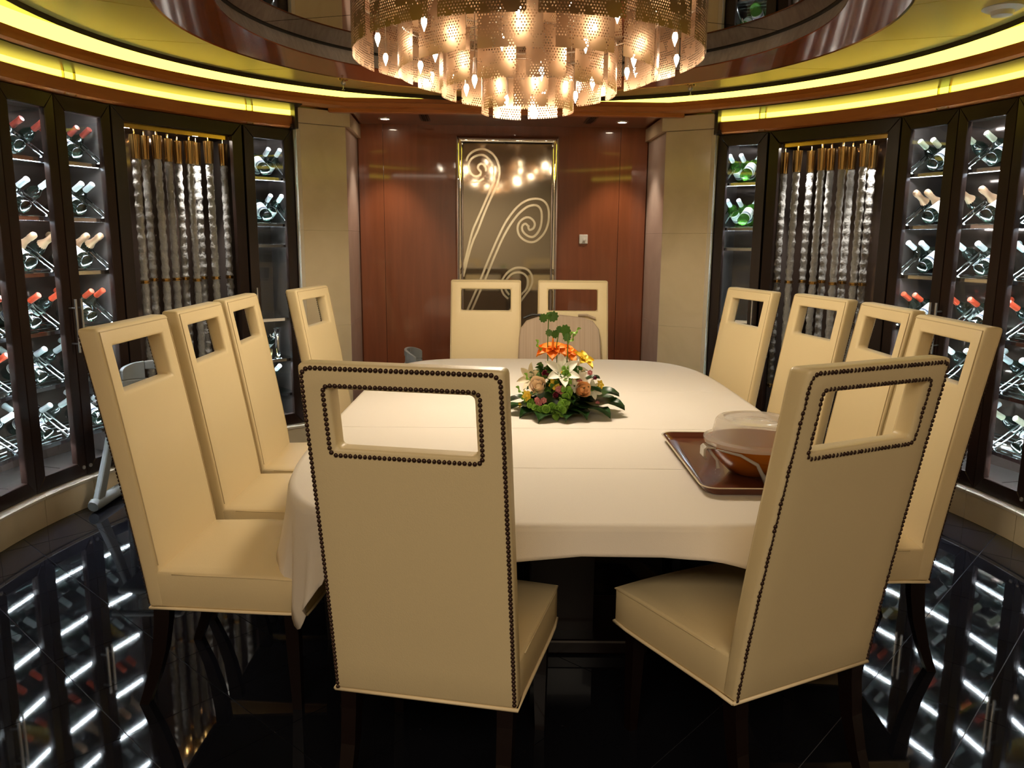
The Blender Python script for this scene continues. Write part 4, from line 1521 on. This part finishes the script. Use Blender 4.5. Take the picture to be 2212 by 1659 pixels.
p_lily = petal_mesh('lily_petal', .068, .017, .35, -.35, M['white_p'])
p_white = petal_mesh('alstro_petal', .034, .010, .3, -.2, M['white_p'])
p_cream = petal_mesh('cream_petal', .055, .013, .4, -.15, M['cream_p'])
p_yel = petal_mesh('yellow_petal', .024, .010, .3, -.3, M['yellow'])
p_pink = petal_mesh('pink_petal', .016, .008, .4, -.1, M['pink'])
p_mag = petal_mesh('magenta_petal', .038, .014, .6, .15, M['magenta'])
p_or = petal_mesh('orange_petal', .075, .030, .5, -.45, M['orange'])
p_or2 = petal_mesh('amber_petal', .055, .020, .5, -.4, M['yellow'])
FR = -PI / 2     # toward the camera
rose((-.085, -.085, .115), FR - .35, .55, M['peach'], 1.05)
rose((.085, -.09, .105), FR + .35, .40, M['apricot'], .95)
star('lily', (.006, -.085, .175), FR + .15, .70, p_lily, 6, .65, 1.25, M['yellow'])
star('lily_bloom', (.055, .0, .175), FR + 1.0, .8, p_lily, 6, .7, 1.05, M['yellow'])
star('alstroemeria', (.075, -.06, .150), FR + .3, .35, p_white, 6, .55, 1.45)
star('alstroemeria', (.135, -.065, .105), FR + .5, .35, p_white, 6, .5, 1.4)
star('alstroemeria', (.060, -.085, .125), FR + .1, .2, p_white, 6, .4, .9)
star('freesia', (-.115, -.03, .145), FR - .8, .4, p_cream, 6, .6, 1.25)
star('freesia', (-.09, -.06, .125), FR - .9, .2, p_cream, 5, .5, .85)
star('magenta_bloom', (-.055, -.055, .160), FR - .3, .5, p_mag, 8, .95, 1.0, M['magenta'])
star('magenta_bloom', (-.020, -.10, .090), FR, .15, p_mag, 7, .9, .8, M['magenta'])
star('magenta_bloom', (.145, -.03, .145), FR + .8, .5, p_mag, 6, .9, .45, M['magenta'])
star('yellow_blossom', (-.025, -.105, .135), FR - .1, .3, p_yel, 5, .25, 1.05, M['yellow'])
star('yellow_blossom', (-.130, -.09, .085), FR - .7, .1, p_yel, 5, .8, 1.25, M['yellow'])
star('yellow_blossom', (.170, -.05, .125), FR + .7, .4, p_yel, 5, .5, .9, M['yellow'])
star('yellow_blossom', (-.165, -.06, .04), FR - .9, .1, p_yel, 5, .6, .55, M['yellow'])
for x, y, z, s_ in ((-.012, -.115, .115, 1.1), (.005, -.11, .105, 1.0), (-.088, -.12, .060, 1.3), (-.070, -.12, .070, 1.1), (-.095, -.118, .072, 1.0), (.085, -.07, .140, 1.0), (.130, -.03, .170, .95), (.160, -.09, .055, .8), (.002, -.115, .122, .8)):
    star('pink_floret', (x, y, z), FR + random.uniform(-.3, .3), .3, p_pink, 6, .6, s_, M['pink'])
# orange bloom on top, petals folding down
star('orange_bloom', (-.028, -.02, .262), FR - .1, 1.25, p_or, 6, .25, 1.0, M['orange'])
star('orange_bloom', (.035, .02, .245), FR + .6, 1.0, p_or, 5, .3, .8, M['orange'])
star('amber_bloom', (.105, .02, .215), FR + .9, .9, p_or2, 5, .45, 1.0, M['yellow'])
MB().lathe([(.006, 0), (.005, .03), (.002, .058)], 8, Matrix.Translation((-.030, -.03, .265))).build('orange_spadix', M['orange'], fl, auto=60)
# bells of Ireland: bright green bell spikes
bell = MB().lathe([(.003, 0), (.007, .004), (.011, .012), (.013, .014), (.010, .012), (.005, .006)], 8).mesh('bell', M['bells'])
bell.shade_smooth()
spikes = [[(.022, -.08, .20), (.026, -.105, .165), (.028, -.125, .13), (.024, -.14, .095), (.012, -.15, .06), (-.004, -.16, .022)], [(-.15, -.07, .075), (-.125, -.10, .055), (-.095, -.13, .040), (-.06, -.14, .038), (-.03, -.125, .045)]]
for P in spikes:
    st = MB().tube(P, .003, 6).build('bell_spike', M['stem'], fl)
    S = [Vector(p) for p in P]
    n = 26
    for k in range(n):
        t = k / (n - 1) * (len(S) - 1)
        i = min(int(t), len(S) - 2)
        p = S[i].lerp(S[i + 1], t - i)
        d = Vector((math.cos(k * 2.4), -abs(math.sin(k * 2.4)) - .3, .45 * math.sin(k * 1.7))).normalized()
        M4 = Matrix.Translation(p + d * .004) @ d.to_track_quat('Z', 'Y').to_matrix().to_4x4() @ Matrix.Scale(random.uniform(.95, 1.35) * (.75 + .5 * k / n), 4)
        inst(bell, 'bell', st, M4=M4)
# tall thin sprigs with round scalloped leaves
rl = MB()
pts = [(.022 * (1 + .12 * math.cos(9 * 2 * PI * k / 36)) * math.cos(2 * PI * k / 36), .022 * (1 + .12 * math.cos(9 * 2 * PI * k / 36)) * math.sin(2 * PI * k / 36)) for k in range(36)]
rl.prism(pts, 0, .0015)
round_me = rl.mesh('round_leaf', M['leafmid'])
for P, leaves in (([(-.05, -.02, .17), (-.052, -.03, .30), (-.050, -.035, .40)], [(-.072, .395, .95), (-.05, .405, .8), (-.032, .402, 1.2), (-.047, .335, .8)]),
                  ([(-.01, -.02, .18), (-.015, -.03, .28), (-.005, -.035, .345)], [(-.022, .330, .9), (-.004, .350, .75), (.022, .345, 1.25), (.028, .318, .9)]),
                  ([(.028, -.06, .18), (.03, -.065, .26), (.032, -.06, .33)], [])):
    st = MB().tube(P, .0022, 6).build('sprig', M['stem'], fl)
    for x, z, s_ in leaves:
        inst(round_me, 'round_leaf', st, M4=Matrix.Translation((x, -.038 + random.uniform(-.006, .006), z)) @ Matrix.Rotation(PI / 2 + random.uniform(-.5, .5), 4, 'X') @ Matrix.Rotation(random.uniform(-.5, .5), 4, 'Y') @ Matrix.Scale(s_ * .85, 4))
bud = leaf_mesh('bud_leaf', .06, .008, M['bells'], .0)
for loc, az, el in (((.035, -.03, .285), .0, .9), ((.045, -.02, .32), .1, .6), ((-.085, -.03, .255), PI, 1.2), ((-.12, -.07, .13), PI + .3, .9), ((-.15, -.08, .08), PI + .2, .8)):
    inst(bud, 'bud', fl, M4=orient(loc, az, el, .5, .9))
tag(fl, 'mixed flower centrepiece with orange bloom, roses and dark leaves on the table', 'flowers')

# drop private helper properties
for o in bpy.data.objects:
    if '_h' in o: del o['_h']
